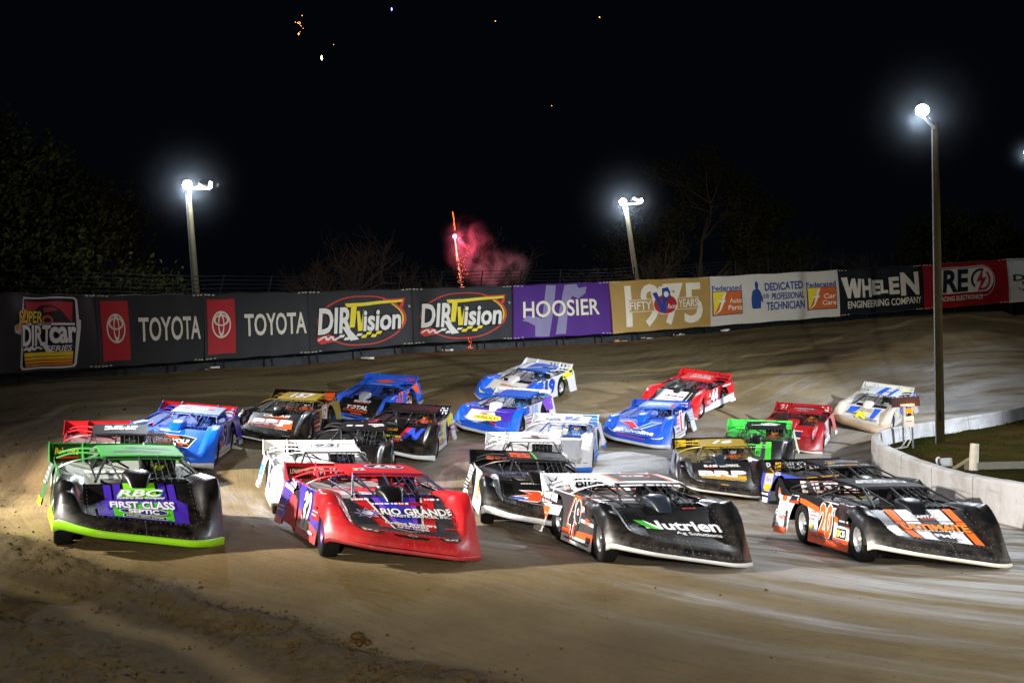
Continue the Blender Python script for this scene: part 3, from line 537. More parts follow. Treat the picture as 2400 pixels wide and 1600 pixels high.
# ------------------------------------------------------------------ the fence that carries them
PTS = [at(u, b_ + 20 - 5 * u / 2400, d + .25) for u, t_, b_, d in SEAM]
PTS = [Vector((p.x, p.y, g1(p.x, p.y))) for p in PTS]; PTS.insert(0, Vector((-18.6, 25, g1(-18.6, 25)))); PTS.insert(0, Vector((-20, 18, g1(-20, 18))))
def along(s):
    for a, b_ in zip(PTS[:-1], PTS[1:]):
        l = (b_ - a).length
        if s <= l: return a.lerp(b_, s / l)
        s -= l
    return PTS[-1].copy()
TOT = sum((b_ - a).length for a, b_ in zip(PTS[:-1], PTS[1:]))
fen = empty('catch_fence', PTS[2], 'tall black catch fence of leaning posts and steel cables carrying the banners', 'fence')
O = PTS[2]; s = 0; ns = 0; pm = plain('#202224', .7, 0, .3, 8, 0, .05); nposts = 0
SPC = 2.05
while s < TOT - .1:
    p = along(s); mb = MB(); ins = Vector((9, 24, 0)) - Vector((p.x, p.y, 0)); ins.normalize()
    top = p + Vector((0, 0, 2.98)); mb.tube([p + Vector((0, 0, -.2)) - O, top - O], .038, 6); mb.tube([top - O, top + ins * .28 + Vector((0, 0, .62)) - O], .03, 6)
    mb.build('post', pm, fen); s += SPC
cab = plain('#1b1d1f', .7, 0, .2, 8, 0, .05)
for k in range(5):
    mb = MB(); n = int(TOT / SPC * 4); h = k / 4; pp = []
    for i in range(n + 1):
        s = TOT * i / n; p = along(s); ins = Vector((9, 24, 0)) - Vector((p.x, p.y, 0)); ins.normalize(); fr = (s / SPC) % 1
        pp.append(p + Vector((0, 0, 2.98 + .60 * h - .045 * math.sin(math.pi * fr) * (.6 + .4 * math.sin(s)))) + ins * .28 * h - O)
    mb.tube(pp, .012, 4, 0, False); mb.build('cable', cab, fen)
# the low black barrier under the banners
mb = MB(); rows = []
n = 90
for i in range(n + 1):
    p = along(TOT * i / n); o_ = Vector((p.x, p.y, 0)) - Vector((9, 24, 0)); o_.normalize(); j = .03 * math.sin(i * 2.3)
    rows.append([p + o_ * .30 + Vector((0, 0, -.5)), p + o_ * (.32 + j) + Vector((0, 0, .3)), p + o_ * .34 + Vector((0, 0, .75)), p + o_ * .46 + Vector((0, 0, .75)), p + o_ * .5 + Vector((0, 0, -.5))])
mb.grid(rows); bar_ = mb.build('barrier', plain('#15181a', .5, 0, .6, 5, .5)); tag(bar_, 'low black plastic barrier in the gap under the banners', 'barrier')
# scraps of litter lying at the foot of the fence
rg = random.Random(11)
for u, b_, d, col in ((500, 870, 38, '#bdbab2'), (860, 836, 42, '#c9c4b6'), (1052, 824, 44.6, '#cfccc4'), (1452, 798, 48.4, '#b98a4a'), (1516, 794, 49.3, '#cac6be'), (1590, 788, 50, '#bdbab2'), (1698, 778, 51, '#d6d4ce')):
    p = at(u, b_, d); p.z = g1(p.x, p.y) + .04; mb = MB()
    for _ in range(4): mb.box((rg.uniform(-.25, .25), rg.uniform(-.1, .1), rg.uniform(0, .05)), (rg.uniform(.1, .35), rg.uniform(.08, .2), rg.uniform(.02, .09)), 0, Matrix.Rotation(rg.uniform(0, 3), 3, 'Z'))
    o = mb.build('litter', plain(col, .7)); o.location = p; tag(o, 'scrap of pale litter lying on the dirt at the foot of the banner fence', 'litter', 'litter under the banners')

# ------------------------------------------------------------------ infield furniture
def place(u, v, d): p = at(u, v, d); return p
def gfield(u, v):   # on the infield sheet
    d = 30
    for _ in range(60): p = at(u, v, d); d += (p.z - (-.85 + .1)) * 2
    return at(u, v, d)
p = gfield(2283, 1108); o = empty('wooden_post', p, 'short pale wooden post leaning on the infield grass, with a diagonal brace', 'post')
mb = MB(); mb.tube([(-.05, 0, -.3), (.02, 0, .35), (.09, 0, .86)], [.135, .13, .12], 12); mb.build('stake', plain('#9c968a', .8, 0, .3, 6, .4), o, True)
mb = MB(); mb.bar((-.85, .1, 0), (-.05, .1, .42), .06, .08); mb.build('brace', plain('#6e6450', .85), o)
p = gfield(2206, 1100); p.y -= .3; o = empty('meter_box', p, 'grey metal box strapped to the foot of the tall infield pole', 'electrical box')
mb = MB(); mb.box((0.03, 0, .20), (.34, .16, .34)); q = mb.build('cabinet', plain('#8f9294', .5, .2, .15), o)
mb = MB(); mb.tube([(-.24, 0, -.1), (-.24, 0, .38)], .035, 8); mb.tube([(-.24, 0, .38), (-.15, 0, .40)], .03, 8); mb.build('conduit', plain('#a5a7a6', .5, .3), o)
p = gfield(2400, 1128); pr = at(2290, 1112, p.y + 1); mb = MB(); e = p + Vector((9, -1.0, .05)); st = gfield(2262, 1108)
o = empty('guard_rail', st, 'long white horizontal rail on the infield behind the wall at the right edge', 'rail'); mb.bar((0, 0, .20), (p + Vector((4, 0, .0))) - st + Vector((0, 0, .30)), .12, .20); mb.build('beam', plain('#454540', .6, 0, .3), o)
for k in (.05, .5, .95):
    mb = MB(); q = ((p + Vector((4, 0, 0))) - st) * k; mb.bar(q + Vector((0, .1, -.4)), q + Vector((0, .1, .2)), .1, .1); mb.build('post', plain('#77756e', .8), o)
# electrical box and amber caution light on their stand
b0 = at(2135, 1052, 34.6); o = empty('caution_light', b0, 'amber caution light with a dark panel reading WHELEN above a grey box on two posts', 'caution light'); f_ = 34.6 / FP
def cp(u, v, dy=0): return at(u, v, 34.6 + dy) - b0
mb = MB(); mb.bar(cp(2118, 1046), cp(2114, 930), .05, .05); mb.bar(cp(2140, 1056), cp(2136, 930), .05, .05); mb.build('post', steel, o)
mb = MB(); c_ = (cp(2114, 976) + cp(2138, 1000)) / 2; mb.box(c_ + Vector((0, -.10, 0)), (.34, .16, .37)); bx = mb.build('cabinet', plain('#9b9d9c', .45, .2, .15), o)
mb = MB(); mb.box(c_ + Vector((0, -.187, .03)), (.22, .01, .02)); mb.build('hinge', plain('#6d3a30', .6), bx)
for k, (ua, ub) in enumerate(((2121, 2112), (2131, 2126))):
    mb = MB(); mb.tube([cp(ua, 999, -.1), cp(ua + 4, 1030, -.1), cp(ub, 1047, -.1), cp(2090, 1054, -.1)], .024, 6); mb.build('conduit', plain('#a3a6a8', .4, .4), o)
mb = MB(); q0, q1 = cp(2090, 952), cp(2154, 931); cc = (q0 + q1) / 2; mb.box(cc, (.95, .10, .33)); pn = mb.build('sign_panel', plain('#2a1712', .5), o)
decal('lettering', pn, lambda a, b_, off: cc + Vector((a, -.052 - off, b_)), [('T', 'WHELEN', .03, -.11, .48, .075, '#c9b8a0', {'b': .04})], lambda c: plain(c, .5))
for u in (2127, 2133.5):
    q = cp(u, 962, -.22); mb = MB(); mb.lathe([(-.06, .05), (0, .075), (.04, .065), (.08, .001)], (0, 0, 0), 'Z', 12); mb.v = [(v[0] + q.x, q.y - v[2], q.z + v[1]) for v in mb.v]
    mb.build('amber_lamp', glow('#ff5200', 6), o, True)
lamp('amber_beam', 'POINT', b0 + cp(2142, 962, -.30), 40, (1.0, .36, .04), .06)

# ------------------------------------------------------------------ trees beyond the fence
bark = plain('#453c30', .9, 0, .4, 4); leafm = plain('#2a2c14', .9, 0, .5, 2, 0, 0)
def tree(p, h, spread, seed, label, leaves, name='bare_tree', depth=5, trunks=1, tint=leafm):
    rg = random.Random(seed); o = empty(name, p, label, 'tree', 'trees beyond the fence'); tr = MB(); tw = MB(); lf = MB()
    def grow(a, d, l, r, k):
        pts = [a]; dd_ = d.copy()
        for _ in range(4):
            dd_ = (dd_ + Vector((rg.gauss(0, .13), rg.gauss(0, .13), rg.gauss(.04, .08)))).normalized(); pts.append(pts[-1] + dd_ * l / 4)
        (tr if k >= depth - 1 else tw).tube(pts, [r * (1 - .11 * i) for i in range(5)], 7 if k >= depth - 1 else 4 if k > 1 else 3, 0, False)
        if leaves and k <= 2:
            for _ in range(int(leaves * (3 - k) * 1.6)):
                c = rg.choice(pts[1:]) + Vector((rg.gauss(0, .35), rg.gauss(0, .35), rg.gauss(0, .3))) ; s_ = rg.uniform(.07, .16)
                n = Vector((rg.gauss(0, 1), rg.gauss(0, 1), rg.gauss(0, 1))).normalized(); u_ = n.orthogonal().normalized() * s_; v_ = n.cross(u_) * .6
                lf.add([c - u_, c + v_, c + u_, c - v_], [(0, 1, 2, 3)])
        if k == 0: return
        for _ in range(rg.choice((3, 3, 4)) if k > 1 else 4):
            e = pts[rg.choice((2, 3, 4, 4))]; ax = Vector((rg.gauss(0, 1), rg.gauss(0, 1), rg.gauss(.25, .6))).normalized()
            nd = (dd_ * (1.15 - spread * .4) + ax * spread).normalized(); grow(e, nd, l * rg.uniform(.58, .82), r * .52, k - 1)
    for q in range(trunks): grow(Vector((rg.gauss(0, .4) * (trunks > 1), rg.gauss(0, .4) * (trunks > 1), -.3)), Vector((rg.gauss(0, .12 * trunks), rg.gauss(0, .1), 1)).normalized(), h * .34, h * .022, depth)
    tr.build('trunk', bark, o, True); cr = tw.build('crown', [bark, tint], o)
    if leaves:
        lf.build('foliage', tint, cr)
    return o
TG = [(60, 660, 42, 13.0, .75, 1, 6, 'big leafy tree at the far left edge, its crown catching a little light', 'leafy_tree', 2), (150, 668, 40, 7.5, .8, 2, 3, 'low sprawling leafy tree under the big one at the far left', 'leafy_tree', 2), (-40, 640, 47, 13, .75, 3, 6, 'leafy tree cut off by the left edge of the picture', 'leafy_tree', 1),
      (790, 660, 62, 10.5, .75, 4, 0, 'bare spreading tree left of the red firework', 'bare_tree', 2), (985, 655, 66, 9.5, .75, 5, 0, 'bare tree right behind the red firework', 'bare_tree', 1), (1175, 650, 72, 11, .7, 6, 0, 'bare tree in the red smoke behind the purple banner', 'bare_tree', 1),
      (1640, 640, 72, 14.5, .75, 7, 4, 'tall leafy tree just right of the middle floodlight pole', 'leafy_tree', 1), (1590, 645, 62, 8, .85, 8, 0, 'low bare tree beside the middle floodlight pole', 'bare_tree', 2), (1760, 635, 68, 8.5, .8, 9, 1, 'dark bushy tree behind the long white banner', 'bare_tree', 2), (1905, 630, 74, 10.5, .75, 10, 0, 'bare tree behind the dark banner with pale letters', 'bare_tree', 1),
      (2330, 610, 70, 10, .8, 11, 3, 'leafy tree behind the red banner at the right', 'leafy_tree', 1), (2400, 605, 76, 13, .75, 12, 3, 'tall leafy tree at the right edge of the picture', 'leafy_tree', 1), (1400, 650, 80, 11, .7, 13, 0, 'faint bare tree behind the tan banner', 'bare_tree', 1),
      (690, 662, 70, 8.5, .8, 14, 0, 'low bare tree left of the spreading bare one', 'bare_tree', 2), (880, 658, 76, 12, .7, 15, 0, 'tall thin bare tree between the spreading one and the firework', 'bare_tree', 1), (1085, 652, 78, 11.5, .75, 16, 0, 'bare tree just right of the firework flare', 'bare_tree', 1),
      (1290, 650, 74, 9, .8, 17, 0, 'bare tree right of the red smoke', 'bare_tree', 2), (1540, 645, 78, 11, .7, 18, 0, 'bare tree left of the tall leafy one', 'bare_tree', 1), (1830, 632, 80, 11.5, .75, 19, 0, 'bare tree behind the right end of the long white banner', 'bare_tree', 1), (2020, 625, 70, 9, .8, 20, 0, 'low bare tree behind the dark pale lettered banner', 'bare_tree', 2), (2250, 615, 66, 9.5, .8, 21, 2, 'bushy tree just right of the tall pole', 'leafy_tree', 2)]
for u, v, d, h, sp, sd, lv, lab, nm, tk in TG:
    p = at(u, v, d); p.z = g1(p.x, p.y); tree(p, h, sp, sd, lab, lv, nm, 5, tk)

# ------------------------------------------------------------------ fireworks
rg = random.Random(21)
FD = 47.6
def fpt(u, v, d=FD): return at(u, v, d)
fo = empty('firework', fpt(1066, 554), 'red firework shooting up in a column of sparks behind the oval banner', 'firework'); B0 = fpt(1066, 554)
def spark(mb, p, s, el=1.0): mb.add([p + Vector((s, 0, 0)), p - Vector((s, 0, 0)), p + Vector((0, s, 0)), p - Vector((0, s, 0)), p + Vector((0, 0, s * el)), p - Vector((0, 0, s * el))], [(0, 2, 4), (2, 1, 4), (1, 3, 4), (3, 0, 4), (2, 0, 5), (1, 2, 5), (3, 1, 5), (0, 3, 5)])
mb = MB(); ico = bmesh.new(); bmesh.ops.create_icosphere(ico, subdivisions=2, radius=.10); mb.add([v.co.copy() for v in ico.verts], [tuple(v.index for v in f.verts) for f in ico.faces]); ico.free()
mb.build('flare', glow('#ff4a58', 60), fo, True)
mb = MB()
for i in range(170):
    t_ = rg.random(); u = 1066 + (1084 - 1066) * t_ ** 1.15 + rg.gauss(0, .6 + 1.7 * t_); v = 556 + (682 - 556) * t_; spark(mb, fpt(u, v) - B0, rg.uniform(.006, .013) * (1.2 - .4 * t_), 1.6)
mb.build('spark_trail', glow('#ff8a70', 5), fo)['kind'] = 'stuff'
mb = MB()
for i in range(70):
    t_ = rg.random(); u = 1061.5 + 4.5 * t_ + rg.gauss(0, .7); v = 497 + 42 * t_; spark(mb, fpt(u, v) - B0, rg.uniform(.006, .013), 1.6)
for i in range(40): spark(mb, fpt(rg.uniform(1070, 1098), rg.uniform(575, 680)) - B0, rg.uniform(.008, .014))
mb.build('embers', glow('#ff6a1a', 6), fo)['kind'] = 'stuff'
mb = MB()
mb.tube([fpt(1066, 556) - B0, fpt(1069, 580) - B0, fpt(1072, 604) - B0], [.022, .016, .008], 6); mb.build('flame', glow('#ff7060', 12), fo)
lamp('firework_light', 'POINT', B0 + Vector((.25, .3, -.1)), 700, (1.0, .09, .16), .1)
# orange embers lying at the foot of the firework under the banner
mb = MB(); E0 = at(1101, 805, 44.6)
for i in range(22): spark(mb, at(1101 + rg.gauss(0, 3), 801 + rg.uniform(-10, 18), 44.6) - E0, rg.uniform(.008, .016))
o = mb.build('embers', glow('#ff5a14', 5)); o.location = E0; tag(o, 'orange embers glowing under the oval banner', 'embers', None, 'stuff')
# sparks high in the sky
for u, v, s_, c_, st, lab in ((699, 60, .10, '#ff9a30', 14, 'small cluster of orange sparks high in the sky, upper left'), (754, 136, .085, '#ffe0a8', 30, 'single white spark falling in the sky below the orange ones'), (918, 22, .07, '#6a6aff', 14, 'single blue spark near the top of the sky'), (1161, 50, .045, '#ff8a30', 10, 'tiny orange spark near the top middle of the sky'), (1405, 41, .05, '#ff9a40', 10, 'tiny orange spark near the top, right of middle'), (1293, 248, .045, '#c87030', 8, 'tiny dim orange spark below the others in the dark sky'), (782, 105, .04, '#e06a50', 8, 'tiny red spark beside the white one')):
    p0 = at(u, v, 62); mb = MB()
    if 'cluster of' in lab:
        for i in range(9): spark(mb, Vector((rg.gauss(0, .15), 0, rg.gauss(0, .16))), rg.uniform(.010, .022))
        spark(mb, Vector((0, 0, -.55)), .034, 2.4); spark(mb, Vector((.28, 0, .62)), .022)
    else: spark(mb, Vector((0, 0, 0)), s_ * .62, 2.8 if s_ > .06 else 1.2)
    o = mb.build('spark', glow(c_, st)); o.location = p0; tag(o, lab, 'spark', 'firework sparks in the sky')
# smoke lit red by the firework
def smoke(p, rad, label, dens, col, sd, grow=None):
    mb = MB(); bm = bmesh.new(); bmesh.ops.create_icosphere(bm, subdivisions=3, radius=1)
    for v in bm.verts: v.co = Vector((v.co.x * rad[0], v.co.y * rad[1], v.co.z * rad[2]))
    mb.add([v.co.copy() for v in bm.verts], [tuple(v.index for v in f.verts) for f in bm.faces]); bm.free()
    m = bpy.data.materials.new('smoke'); m.use_nodes = True; t_ = m.node_tree; N_ = t_.nodes; L_ = t_.links; N_.remove(N_['Principled BSDF'])
    vol = N_.new('ShaderNodeVolumePrincipled'); vol.inputs['Color'].default_value = (*col, 1); vol.inputs['Anisotropy'].default_value = .1
    tc = N_.new('ShaderNodeTexCoord'); mpn = N_.new('ShaderNodeMapping'); mpn.inputs['Scale'].default_value = [1 / r_ for r_ in rad]; L_.new(tc.outputs['Object'], mpn.inputs[0])
    ln = N_.new('ShaderNodeVectorMath'); ln.operation = 'LENGTH'; L_.new(mpn.outputs[0], ln.inputs[0])
    fall = N_.new('ShaderNodeMapRange'); fall.interpolation_type = 'SMOOTHSTEP'; fall.inputs[1].default_value = .98; fall.inputs[2].default_value = .25; L_.new(ln.outputs['Value'], fall.inputs[0])
    nn = N_.new('ShaderNodeTexNoise'); nn.inputs['Scale'].default_value = 1.1; nn.inputs['Detail'].default_value = 4; nn.inputs['Distortion'].default_value = .6; L_.new(tc.outputs['Object'], nn.inputs['Vector'])
    th_ = N_.new('ShaderNodeMapRange'); th_.inputs[1].default_value = .46; th_.inputs[2].default_value = .66; L_.new(nn.outputs[0], th_.inputs[0])
    mu = N_.new('ShaderNodeMath'); mu.operation = 'MULTIPLY'; L_.new(fall.outputs[0], mu.inputs[0]); L_.new(th_.outputs[0], mu.inputs[1])
    m2 = N_.new('ShaderNodeMath'); m2.operation = 'MULTIPLY'; L_.new(mu.outputs[0], m2.inputs[0]); m2.inputs[1].default_value = dens
    L_.new(m2.outputs[0], vol.inputs['Density']); L_.new(vol.outputs[0], N_['Material Output'].inputs['Volume'])
    o = mb.build('smoke_cloud', m); o.location = p; tag(o, label, 'smoke', None, 'stuff'); return o
smoke(at(1100, 585, 48.5), (1.5, 1.2, 1.9), 'red smoke around the climbing red firework', .25, (.95, .85, .9), 1)
smoke(at(1160, 632, 48.8), (2.1, 1.2, 1.25), 'pink smoke drifting low to the right of the red firework', .5, (.95, .88, .95), 2)
# added haze balls that make the halo round each floodlight and the flare
def haze_ball(p, r_, label, dens):
    mb = MB(); bm = bmesh.new(); bmesh.ops.create_icosphere(bm, subdivisions=3, radius=r_); mb.add([v.co.copy() for v in bm.verts], [tuple(v.index for v in f.verts) for f in bm.faces]); bm.free()
    m = bpy.data.materials.new('glow_haze'); m.use_nodes = True; t_ = m.node_tree; N_ = t_.nodes; L_ = t_.links; N_.remove(N_['Principled BSDF'])
    vol = N_.new('ShaderNodeVolumePrincipled'); vol.inputs['Color'].default_value = (.72, .86, 1, 1)
    tc = N_.new('ShaderNodeTexCoord'); ln = N_.new('ShaderNodeVectorMath'); ln.operation = 'LENGTH'; L_.new(tc.outputs['Object'], ln.inputs[0])
    fall = N_.new('ShaderNodeMapRange'); fall.inputs[1].default_value = r_ * .97; fall.inputs[2].default_value = .05; L_.new(ln.outputs['Value'], fall.inputs[0]); pw = N_.new('ShaderNodeMath'); pw.operation = 'POWER'; pw.inputs[1].default_value = 3.6; L_.new(fall.outputs[0], pw.inputs[0]); ds = N_.new('ShaderNodeMath'); ds.operation = 'MULTIPLY'; ds.inputs[1].default_value = dens; L_.new(pw.outputs[0], ds.inputs[0])
    L_.new(ds.outputs[0], vol.inputs['Density']); L_.new(vol.outputs[0], N_['Material Output'].inputs['Volume'])
    o = mb.build('glow_haze', m); o.location = p; tag(o, label, 'dusty air', None, 'stuff')
for u, v, d, r_, lab in ((441, 433, 38.2, 3.0, 'left floodlight'), (1462, 473, 50, 3.6, 'middle floodlight'), (2162, 258, 35.4, 3.2, 'tall right floodlight'), (2407, 357, 56.6, 1.8, 'floodlight at the right edge'), (1066, 554, 47.4, 1.0, 'red firework flare')):
    haze_ball(at(u, v, d), r_, 'added haze ball that makes the glow around the ' + lab, .10 if 'flare' in lab else .024)
# ------------------------------------------------------------------ the race cars: shared late model body, each with its own paint and lettering
PROF = [(2.13, .13), (2.15, .19), (2.11, .265), (2.02, .335), (1.90, .39), (1.75, .445), (1.6, .50), (1.45, .56), (1.3, .62), (1.15, .68), (1.0, .74), (.87, .79), (.7, .805), (.5, .82), (.3, .835)]
XO = -.21   # the cockpit, cage and roof sit left of the middle, as on these cars
QS = [0]
for a, b_ in zip(PROF[:-1], PROF[1:]): QS.append(QS[-1] + math.dist(a, b_))
PQ, PY, PZ = np.array(QS), np.array([p[0] for p in PROF]), np.array([p[1] for p in PROF])
def ss1(a, b, x): t = min(1, max(0, (x - a) / (b - a))); return t * t * (3 - 2 * t)
def crest(y): return ss1(2.12, 1.62, y) * .20 * (1 - .62 * ss1(1.25, .8, y)) - ss1(.8, .3, y) * .03
def hwid(y): return 1.14 - .07 * ss1(.9, .3, y)
def shear(x, y): return .125 * x * ss1(1.3, 2.05, y) + .02 * x * ss1(.8, 1.3, y)
def fpt3(s, q, off=0.0):
    """point of the front body; s = -1..1 across (x), q along the centre profile from the lip to the cowl"""
    y = float(np.interp(q, PQ, PY)); z = float(np.interp(q, PQ, PZ)); a = abs(s); c = crest(y)
    y2 = y - .50 * max(0, (a - .50) / .5) ** 1.5 * min(1, max(0, (y - .87) / 1.25)); x = s * hwid(y2)
    if a > .66:
        if s < 0: c *= 1.22
        k = [(.66, 0), (.70, .14), (.745, .52), (.80, .76), (.88, .92), (.94, 1.02), (.97, 1.05), (.985, .95), (1.0, .60)] if s < 0 else [(.66, 0), (.70, .14), (.745, .58), (.80, .90), (.88, 1.0), (.935, .95), (.98, .66), (1.0, .20)]
        kk = float(np.interp(a, [p[0] for p in k], [p[1] for p in k])); z += c * kk - (.05 if s > 0 else .015) * ss1(.93, 1.0, a)
    return Vector((x, y2, z + shear(x, y) + off))
def S_hood(a, h, off):
    q = QN + (QC - QN) * h if h >= 0 else QN + (QN - .02) * h
    y = float(np.interp(q, PQ, PY)); s = -a / 1.14; p = fpt3(s, q); e = .02
    tx = fpt3(s + e, q) - fpt3(s - e, q); ty = fpt3(s, min(q + e, PQ[-1])) - fpt3(s, max(q - e, 0)); n = tx.cross(ty).normalized()
    if n.z < 0: n = -n
    return p + n * off * 1.6
def dtop(y): return float(np.interp(y, [-2.5, -1.2, .3, .85], [.885, .87, .835, .80]))
def sx(z, y=0.0): return 1.115 - .105 * (z - .10) / .85 + .10 * ss1(-.9, -2.5, y) * (1 - (z - .10) / .85)
def S_side(sg): return lambda a, z, off: Vector((sg * (sx(z, a * sg) + off + .02 * ss1(-1.9, -2.5, a * sg)), a * sg, z))
def S_roof(a, b_, off): y = -.33 - 1.2 * b_; return Vector((XO - a * .9, y, 1.085 + .085 * b_ + .022 * math.cos(a * 1.9) + .012 * math.sin(math.pi * b_) + off))
def S_spoil(a, b_, off): return Vector((.06 - a * 1.05, -2.32 - .18 * b_ + off, .835 + .30 * b_))
def S_deck(a, b_, off): y = .84 - 3.22 * b_; x = -a; return Vector((x, y, dtop(y) - .03 - .09 * ss1(.95, .45, abs(x)) * ss1(-2.4, -1.5, y) + off))
def qrange(a, b_, n): return [a + (b_ - a) * i / n for i in range(n + 1)]
QN = QS[4]; QC = QS[11]
ME = {}
def mk_meshes():
    A = [-1, -.98, -.945, -.90, -.85, -.80, -.75, -.66] + [(-.66 + 1.32 * i / 14) for i in range(1, 14)] + [.66, .75, .80, .85, .90, .945, .98, 1]
    # nose: lip to hood edge, full width, with its end pieces turned down the side
    mb = MB(); rows = [[fpt3(s, q) for s in A] for q in qrange(.06, QN, 9)]; mb.grid(rows)
    for sg in (0, -1):
        r2 = [[Vector((r[sg].x, r[sg].y, r[sg].z * (1 - k / 4) + (.15 + shear(r[sg].x, 2.2)) * k / 4)) for k in range(5)] for r in rows]; mb.grid(r2)
    rv = []
    for q, s0, s1, n in ((QN - .02, -.6, .6, 20), (.12, -.95, .95, 24)): rv += [fpt3(s0 + (s1 - s0) * i / n, q, .004) for i in range(n + 1)]
    rv += [fpt3(0.0, q, .004) for q in qrange(.1, QN - .04, 5)]
    def rivets(mb, pts, mi=1):
        for p in pts: mb.add([p + Vector((math.cos(t) * .005, .002, math.sin(t) * .005)) for t in [k * math.pi / 3 for k in range(6)]] + [p + Vector((0, .006, .004))], [(i, (i + 1) % 6, 6) for i in range(6)], mi)
    rivets(mb, rv); ME['nose'] = mb.mesh('nose', True, 2)
    # hood: the centre
    mb = MB(); HA = [i / 16 * 1.32 - .66 for i in range(17)]
    mb.grid([[fpt3(s, q) for s in HA] for q in qrange(QN, QC, 18)])
    e = [fpt3(s, QC) for s in HA]; mb.grid([e, [p + Vector((0, -.02, -.06)) for p in e]])
    rivets(mb, [fpt3(sg * .63, q, .003) + Vector((0, 0, .004)) for sg in (-1, 1) for q in qrange(QN + .03, QC - .03, 9)]); ME['hood'] = mb.mesh('hood', True, 2)
    # fenders with the open wheel cut-out
    for nm, sg in (('fender_right', 1), ('fender_left', -1)):
        mb = MB(); FA = [sg * a for a in (.66, .69, .72, .76, .80, .825, .85, .875, .90, .92, .945, .965, .98, 1.0)]; rows = [[fpt3(s, q) for s in FA] for q in qrange(QN, PQ[-1], 44)]; mb.grid(rows)
        side = []
        for r in rows:
            p = r[-1]; y = p.y; base = .22 + shear(p.x, 2.2) * ss1(.9, 1.4, y)
            if abs(y - 1.13) < .37: zb = max(base, .36 + math.sqrt(max(0, .37 ** 2 - (y - 1.13) ** 2)))
            elif y < .8: zb = .62
            else: zb = base
            zb = min(zb, p.z - .02); side.append([Vector((p.x + sg * .0, y, p.z + (zb - p.z) * k / 4)) for k in range(5)])
        mb.grid(side)
        rivets(mb, [fpt3(sg * (.69), q, .004) for q in qrange(QN + .05, QC - .05, 7)]); ME[nm] = mb.mesh('fender', True, 2)
    # lip strip wrapped round the nose
    mb = MB(); B = [-1 + 2 * i / 40 for i in range(41)]
    def lip(s, k):
        p = fpt3(s, [.10, .13, .06, 0.0, -.0][min(k, 4)] if k < 4 else 0); return p
    rows = []
    for lnm, lq in (('bumper_strip', .05), ('tall_bumper_strip', .095)):
        mb = MB(); top = [fpt3(s, lq) + Vector((0, 0, .05 * abs(s) ** 4 * lq / .095)) for s in B]; bot = [fpt3(s, .0) for s in B]
        def outw(p, d): v = Vector((p.x * .6, p.y - .5, 0)).normalized(); return p + v * d * (1 - .55 * abs(p.x / 1.15) ** 3)
        rows = [[outw(p, .008) for p in top], [outw(p.lerp(q, .12), .028) for p, q in zip(top, bot)], [outw(p.lerp(q, .9), .026) for p, q in zip(top, bot)], [outw(q, -.02) + Vector((0, 0, -.012)) for q in bot]]
        mb.grid(rows); ME[lnm] = mb.mesh('bumper_strip', True)
    # flat side panels with the rear wheel arch, tail flag behind it
    for nm, sg in (('side_right', 1), ('side_left', -1)):
        mb = MB(); ys = sorted(set([.80, .6, .4, .2, 0, -.2, -.4, -.6, -.8, -.95] + [-1.44 + .47 * math.cos(t) for t in qrange(0, math.pi, 20)] + [-1.95, -2.05, -2.15, -2.25, -2.35, -2.45, -2.5]), reverse=True); rows = []
        for y in ys:
            d = abs(y + 1.44)
            zb = .13 if y > -.97 else (.36 + math.sqrt(max(0, .47 ** 2 - d * d)) if d < .4699 else .14)
            zt = dtop(y); row = []
            for k in range(6):
                z = zb + (zt - zb) * k / 5; row.append(Vector((sg * (sx(z, y) + .02 * ss1(-1.9, -2.5, y)), y, z)))
            rows.append(row)
        # split where the arch meets the lower edge so that the opening stays sharp
        mb.grid(rows); mb.tube([r[-1] for r in rows], .012, 5); ME[nm] = mb.mesh('side_panel', False)
        mb = MB(); mb.grid([[Vector((sg * (sx(z, y) + .006), y, z)) for z in (.11, .20, .29)] for y in qrange(.80, -.97, 10)]); ME['skirt' + nm[4:]] = mb.mesh('skirt', False)
        mb = MB(); mb.grid([[Vector((sg * (sx(z, y) + .028), y, z)) for z in (.13, .19, .25)] for y in qrange(-1.93, -2.51, 4)]); ME['tail_skirt' + nm[4:]] = mb.mesh('skirt', False)
    # interior deck
    mb = MB(); mb.grid([[S_deck(-x, i / 20, 0) for x in [(-1 + 2 * k / 16) for k in range(17)]] for i in range(21)]); ME['deck'] = mb.mesh('deck', True)
    # tail
    mb = MB(); mb.grid([[Vector((x, -2.47, z)) for z in (.35, .6, .92)] for x in qrange(-1.03, 1.03, 6)]); mb.tube([(-.8, -2.53, .45), (.8, -2.53, .45)], .03); ME['tail_panel'] = mb.mesh('tail_panel', False)
    # roof
    mb = MB(); X = [i / 12 * 1.38 - .69 for i in range(13)]
    rt_ = [[S_roof(x, i / 10, 0) for x in X] for i in range(11)]; lipf = [Vector((p.x, p.y + .05, p.z - .035)) for p in rt_[0]]; lip2 = [Vector((p.x, p.y - .01, p.z - .025)) for p in lipf]
    mb.grid([lip2, lipf] + rt_); un = [[p + Vector((0, 0, -.025)) for p in r] for r in rt_]; mb.grid(un); mb.grid([rt_[-1], un[-1]])
    for sidx in (0, -1): mb.grid([[r[sidx] for r in rt_], [r[sidx] + Vector((0, 0, -.05)) for r in rt_]])
    ME['roof'] = mb.mesh('roof', True)
    # spoiler blade and its fins
    mb = MB(); mb.grid([[S_spoil(a, k / 3, 0) for k in range(4)] for a in qrange(-.98, .98, 8)]); mb.grid([[S_spoil(a, k / 3, -.012) for k in range(4)] for a in qrange(-.98, .98, 8)]); mb.tube([S_spoil(a, 1.0, -.005) for a in (-.98, .98)], .014, 5); ME['spoiler'] = mb.mesh('spoiler', False)
